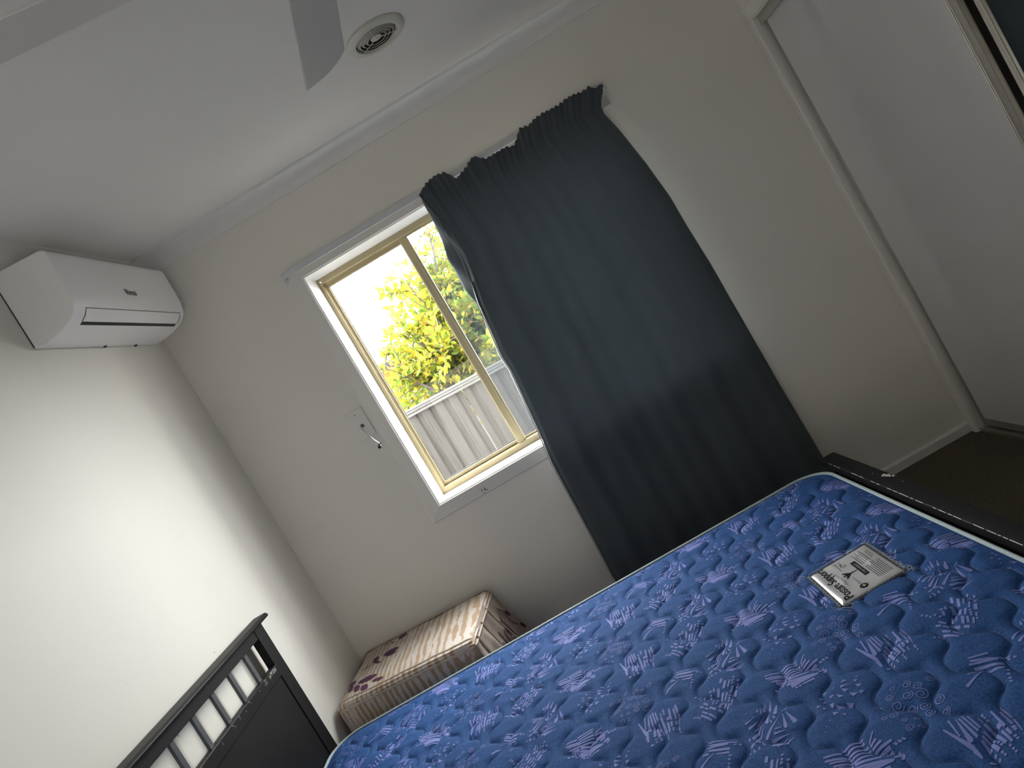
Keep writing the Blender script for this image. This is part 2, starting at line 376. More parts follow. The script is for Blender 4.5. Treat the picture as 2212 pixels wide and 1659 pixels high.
m = MB(); m.box(W + .012, W + .017, CY1 + .004, CY0 - .004, 2.030, CZ - .004); m.build('track_fascia', alum, g6)
g7 = sgroup('trim_7', (W, CY0, 0))
m = MB(); m.box(W + .004, W + .095, CY1 + .004, CY0 - .004, 0.0, 0.005)
for x in (W + .004, W + .020, W + .050, W + .090): m.box(x, x + .003, CY1 + .004, CY0 - .004, 0.005, 0.014)
m.build('bottom_track', alum, g7)
# sliding doors
def slide_door(n, x, ya, yb, panelmat):
    g = sgroup('door_%d' % n, (x, ya, 0.02)); z0, z1 = 0.020, 2.060
    m = MB(); m.box(x + .004, x + .010, yb + .02, ya - .006, z0 + .03, z1 - .02); m.build('panel', panelmat, g)
    m = MB(); m.box(x, x + .018, ya - .008, ya, z0, z1); m.box(x - .003, x, ya - .004, ya - .001, z0, z1); m.build('stile', alum, g)
    m = MB(); m.box(x, x + .020, yb, yb + .034, z0, z1); m.tube([(x, yb + .036, z0), (x, yb + .036, z1)], .0035, 8); m.tube([(x - .001, yb + .027, z0), (x - .001, yb + .027, z1)], .0025, 8)
    m.build('stile', alum, g, smooth=True)
    m = MB(); m.box(x, x + .016, yb + .034, ya - .008, z0, z0 + .034); m.build('bottom_rail', alum, g)
    m = MB(); m.box(x, x + .016, yb + .034, ya - .008, z1 - .02, z1); m.build('top_rail', alum, g)
    return g
slide_door(1, W + .026, CY0 - .022, -1.090, doorm)
g = sgroup('door_2', (W + .06, -1.10, 0.02))
x = W + .056
m = MB(); m.box(x + .004, x + .008, -2.18, -1.135, .05, 2.04); m.build('mirror_panel', mirm, g)
m = MB(); m.box(x, x + .018, -1.137, -1.108, .02, 2.06); m.tube([(x - .001, -1.131, .02), (x - .001, -1.131, 2.06)], .0025, 8); m.build('stile', alum, g, smooth=True)
m = MB(); m.box(x, x + .018, -2.196, -2.165, .02, 2.06); m.build('stile', alum, g)
m = MB(); m.box(x, x + .016, -2.165, -1.137, .02, .054); m.build('bottom_rail', alum, g)
m = MB(); m.box(x, x + .016, -2.165, -1.137, 2.03, 2.06); m.build('top_rail', alum, g)

# ------------------------------------------------------------------ window
win = sgroup('window_1', ((WX0 + WX1) / 2, 0, WZ0))
arp = [(-0.001, 0), (-0.001, -0.016), (0.003, -0.020), (0.010, -0.0185), (0.060, -0.010), (0.065, -0.006), (0.065, 0)]
for s_ in ring_sides(WX0 - .005, WX1 + .005, WZ0 - .005, WZ1 + .005, arp, gap=.0004): s_.build('architrave', trimm, win)
rvp = [(0.0, -0.014), (0.012, -0.014), (0.012, 0.235), (0.0, 0.235)]
for s_ in ring_sides(WX0, WX1, WZ0, WZ1, rvp): s_.build('reveal_board', revm, win)
frp = [(0.0, 0.165), (-0.004, 0.165), (-0.006, 0.168), (-0.020, 0.168), (-0.020, 0.180), (-0.024, 0.180), (-0.024, 0.193), (-0.027, 0.193), (-0.027, 0.235), (0.0, 0.235)]
for s_ in ring_sides(WX0, WX1, WZ0, WZ1, frp, gap=.0003): s_.build('frame_bar', creamm, win)
# sill extrusion and head
m = MB(); m.prism([(0.166, WZ0), (0.166, WZ0 + .024), (0.172, WZ0 + .030), (0.198, WZ0 + .033), (0.198, WZ0 + .040), (0.201, WZ0 + .040), (0.201, WZ0 + .034), (0.212, WZ0 + .034), (0.212, WZ0 + .041), (0.215, WZ0 + .041), (0.215, WZ0)], 'x', WX0 + .02, WX1 - .02)
m.build('sill_track', creamm, win)
m = MB(); m.prism([(0.166, WZ1), (0.166, WZ1 - .026), (0.178, WZ1 - .030), (0.178, WZ1 - .040), (0.181, WZ1 - .040), (0.181, WZ1 - .032), (0.215, WZ1 - .032), (0.215, WZ1)], 'x', WX0 + .02, WX1 - .02)
m.build('head_track', creamm, win)
def sash(x0, x1, z0, z1, y, mt, wst=0.0):
    pr_ = [(0.0, y), (-0.014, y), (-0.016, y + .003), (-0.016, y + .018), (0.0, y + .018)]
    for s_ in ring_sides(x0, x1, z0, z1, pr_): s_.build('sash_rail', mt, win)
sash(.722, 1.160, WZ0 + .036, WZ1 - .036, .190, creamm)
sash(1.690, 2.146, WZ0 + .036, WZ1 - .036, .190, creamm)
for x in (1.138, 1.668):
    m = MB(); m.prism([(x, .180), (x + .006, .176), (x + .030, .176), (x + .034, .180), (x + .044, .181), (x + .044, .215), (x, .215)], 'z', WZ0 + .026, WZ1 - .026); m.build('meeting_stile', creamm, win)
for (a, b, y) in ((.737, 1.145, .202), (1.178, 1.672, .206), (1.706, 2.131, .202)):
    m = MB(); m.box(a, b, y, y + .004, WZ0 + .046, WZ1 - .046); m.build('pane', glassm, win)
for (a, b) in ((.737, 1.142),):
    for s_ in ring_sides(a + .003, b - .001, WZ0 + .055, WZ1 - .053, [(0.003, .197), (-0.001, .197), (-0.001, .2015), (0.003, .2015)]): s_.build('gasket', blackm, win)
m = MB(); m.box(1.178, 1.672, .216, .2175, WZ0 + .045, WZ1 - .045); m.build('insect_screen', screenm, win)
# chipped paint and dark flecks on the bottom architrave
m = MB()
for k in range(22):
    a = .895 + random.random() * .032; z = .885 + (random.random() - .5) * .036; r = .0012 + random.random() * .0018
    y = -.0105 - (z - .870) / .05 * .0085 - .0006 
    m.add([(a - r, y, z - r * .6), (a + r, y, z - r * .3), (a + r * .5, y, z + r), (a - r * .7, y, z + r * .5)], [(0, 1, 2, 3)])
m.build('paint_chip', inkm, win)

# ------------------------------------------------------------------ outside
m = MB(); m.box(-14, 18, .25, 22, -.45, -.35); struct(m.build('ground', concm))
FY = 1.5
fn = thing('steel_fence', 'grey ribbed steel boundary fence outside behind the window', 'fence', (0.5, FY, -.35))
fz = lambda X: 1.352 - 0.040 * (X - .517)
pw = .80
for k in range(-5, 7):
    xa = .09 + k * pw; zt = fz(xa + pw / 2) - .028
    m = MB(); n = 8; prx = []
    per = .100
    for j in range(int(pw / per)):
        b = xa + j * per
        prx += [(b + .004, FY - .002), (b + .046, FY - .002), (b + .060, FY + .012), (b + .090, FY + .012)]
    prx.append((xa + pw, FY - .002))
    vs = []
    for (X, Y) in prx: vs += [(X, Y, -.34), (X, Y, zt)]
    fs = [(2 * i, 2 * i + 2, 2 * i + 3, 2 * i + 1) for i in range(len(prx) - 1)]
    m.add(vs, fs); o = m.build('fence_sheet', fencem, fn)
    s_ = o.modifiers.new('s', 'SOLIDIFY'); s_.thickness = .0015
for k in range(-2, 4):
    xa = .09 + k * pw * 2; xb = xa + pw * 2 - .002
    m = MB()
    for (h0, h1, y0, y1) in ((-.012, 0.0, -.030, .034), (-.030, -.014, -.024, .028), (-.052, -.034, -.018, .026)):
        m.add([(xa, FY + y0, fz(xa) + h0), (xb, FY + y0, fz(xb) + h0), (xb, FY + y1, fz(xb) + h0), (xa, FY + y1, fz(xa) + h0), (xa, FY + y0, fz(xa) + h1), (xb, FY + y0, fz(xb) + h1), (xb, FY + y1, fz(xb) + h1), (xa, FY + y1, fz(xa) + h1)],
              [(0, 3, 2, 1), (4, 5, 6, 7), (0, 1, 5, 4), (1, 2, 6, 5), (2, 3, 7, 6), (3, 0, 4, 7)])
    m.build('top_rail', railm, fn)
for k in range(-2, 4):
    xa = .09 + k * pw * 2
    m = MB(); m.box(xa - .02, xa + .02, FY + .026, FY + .070, -.35, fz(xa) - .02); m.build('post', railm, fn)
# neighbour's house
hs = thing('brick_house', 'pink brick house with grey roof glimpsed through the tree leaves', 'house', (1.0, 9.0, -.35))
m = MB(); m.box(-4.0, 3.2, 9.0, 15.0, -.35, 2.05); m.build('wall', brickm, hs)
m = MB(); m.prism([(8.5, 2.05), (8.5, 2.20), (12.0, 3.30), (15.5, 2.20), (15.5, 2.05)], 'x', -4.5, 3.7); m.build('roof', roofm, hs)
m = MB(); m.box(-4.5, 3.7, 8.38, 8.50, 2.08, 2.20); m.build('gutter', railm, hs)
m = MB(); m.box(1.4, 2.9, 8.95, 9.0, .6, 1.7); f_ = m.build('window', revm, hs)
m = MB(); m.box(1.47, 2.12, 8.93, 8.95, .67, 1.63); m.box(2.18, 2.83, 8.93, 8.95, .67, 1.63); m.build('pane', acdk, f_)
# tree
tr = thing('leafy_tree', 'yellow-green leafy tree behind the grey fence outside the window', 'tree', (.98, 2.3, -.35))
rng = random.Random(11)
tm = MB(); twigs = []
def limb(p0, p1, r0, r1, bend=.05, n=7):
    mid = (Vector(p0) + Vector(p1)) / 2 + Vector((rng.uniform(-1, 1), rng.uniform(-1, 1), rng.uniform(-.5, 1))) * bend
    pts = cr([p0, mid, p1], n); N = len(pts)
    tm.tube(pts, [r0 + (r1 - r0) * i / (N - 1) for i in range(N)], 6); return pts
base = Vector((1.02, 2.30, -.35))
t1 = limb(base, (.98, 2.30, 1.15), .035, .026, .03)
limbs = []
for (e, r) in (((.62, 2.20, 2.05), .018), ((.88, 2.12, 2.18), .016), ((1.22, 2.25, 2.45), .018), ((1.30, 2.35, 2.2), .015), ((.40, 2.25, 1.72), .014), ((1.15, 2.6, 2.2), .014), ((1.32, 2.3, 1.9), .013), ((.55, 2.5, 1.5), .012), ((.85, 2.0, 1.6), .011), ((1.30, 2.05, 1.7), .011)):
    s0 = t1[-1] - Vector((0, 0, rng.uniform(0, .25))); limbs.append(limb(s0, e, r, .004, .09, 9))
def inside(p):
    # crown outline in x,z
    x, z = p[0], p[2]
    top = np.interp(x, [.1, .3, .45, .6, .8, .95, 1.1, 1.25, 1.6, 2.1], [1.30, 1.78, 2.02, 2.20, 2.34, 2.33, 2.46, 2.62, 2.6, 2.4])
    return z < top and .05 < x < 1.42
for i in range(420):
    L = rng.choice(limbs); k = rng.randrange(3, len(L)); s0 = L[k]
    d = Vector((rng.uniform(-1, 1), rng.uniform(-.8, .8), rng.uniform(-.35, 1.0))).normalized() * rng.uniform(.18, .46)
    e = s0 + d
    if not inside(e): continue
    twigs.append(limb(s0, e, .0045, .0015, .03, 5))
tm.build('trunk', barkm, tr, smooth=True)
def leafmesh(k):
    me = bpy.data.meshes.new('leaf'); vs = []; fs = []
    prof_ = [(0, .0), (.18, .55), (.42, 1.0), (.70, .75), (.90, .28), (1.0, .0)]
    for (t, wd) in prof_:
        z = -.25 * t * t * .3 + .05 * t
        vs += [(t, -wd * .23, z + wd * .05), (t, 0, z), (t, wd * .23, z + wd * .05)]
    for i in range(5):
        a = i * 3; fs += [(a, a + 3, a + 4, a + 1), (a + 1, a + 4, a + 5, a + 2)]
    me.from_pydata(vs, [], fs); me.materials.append(LM[k]); me.polygons.foreach_set('use_smooth', [True] * len(me.polygons)); return me, vs, fs
LMESH = [leafmesh(k) for k in range(4)]
leaves = []
for tw in twigs:
    n = len(tw); L = (tw[-1] - tw[0]).length; cnt = max(4, int(L / .013))
    for j in range(cnt):
        t = .12 + .88 * j / max(1, cnt - 1); f = t * (n - 1); i0 = min(int(f), n - 2); p = tw[i0].lerp(tw[i0 + 1], f - i0)
        ax = (tw[i0 + 1] - tw[i0]).normalized(); side = ax.cross(Vector((rng.uniform(-1, 1), rng.uniform(-1, 1), rng.uniform(-1, 1)))).normalized()
        d = (side * .9 + ax * .5 + Vector((0, 0, rng.uniform(-.1, .4)))).normalized()
        nrm = d.orthogonal().normalized(); nrm.rotate(Matrix.Rotation(rng.uniform(0, 6.28), 3, d))
        y_ = nrm.cross(d); M3 = Matrix((d, y_, nrm)).transposed()
        s_ = rng.uniform(.040, .082)
        kk = rng.choices([0, 1, 2, 3], [.32 + .25 * (p.z > 1.95), .38, .22, .05])[0]
        leaves.append((p, M3, s_, kk))
for i in range(4200):      # inner and lower filling
    x = rng.uniform(.12, 1.4); z = rng.uniform(1.12, 2.30); y = rng.uniform(2.2, 2.95)
    if z > 1.70 + .66 * (x - .25) + .10 * math.sin(9 * x) or noise.noise(Vector((x * 5, y * 3, z * 5))) < -.16: continue
    d = Vector((rng.uniform(-1, 1), rng.uniform(-1, 1), rng.uniform(-.6, 1))).normalized(); nrm = d.orthogonal().normalized(); nrm.rotate(Matrix.Rotation(rng.uniform(0, 6.28), 3, d))
    leaves.append((Vector((x, y, z)), Matrix((d, nrm.cross(d), nrm)).transposed(), rng.uniform(.04, .08), rng.choices([0, 1, 2, 3], [.2, .4, .35, .05])[0]))
leaves = [l for l in leaves if inside(l[0] + l[1] @ Vector((l[2], 0, 0)))]
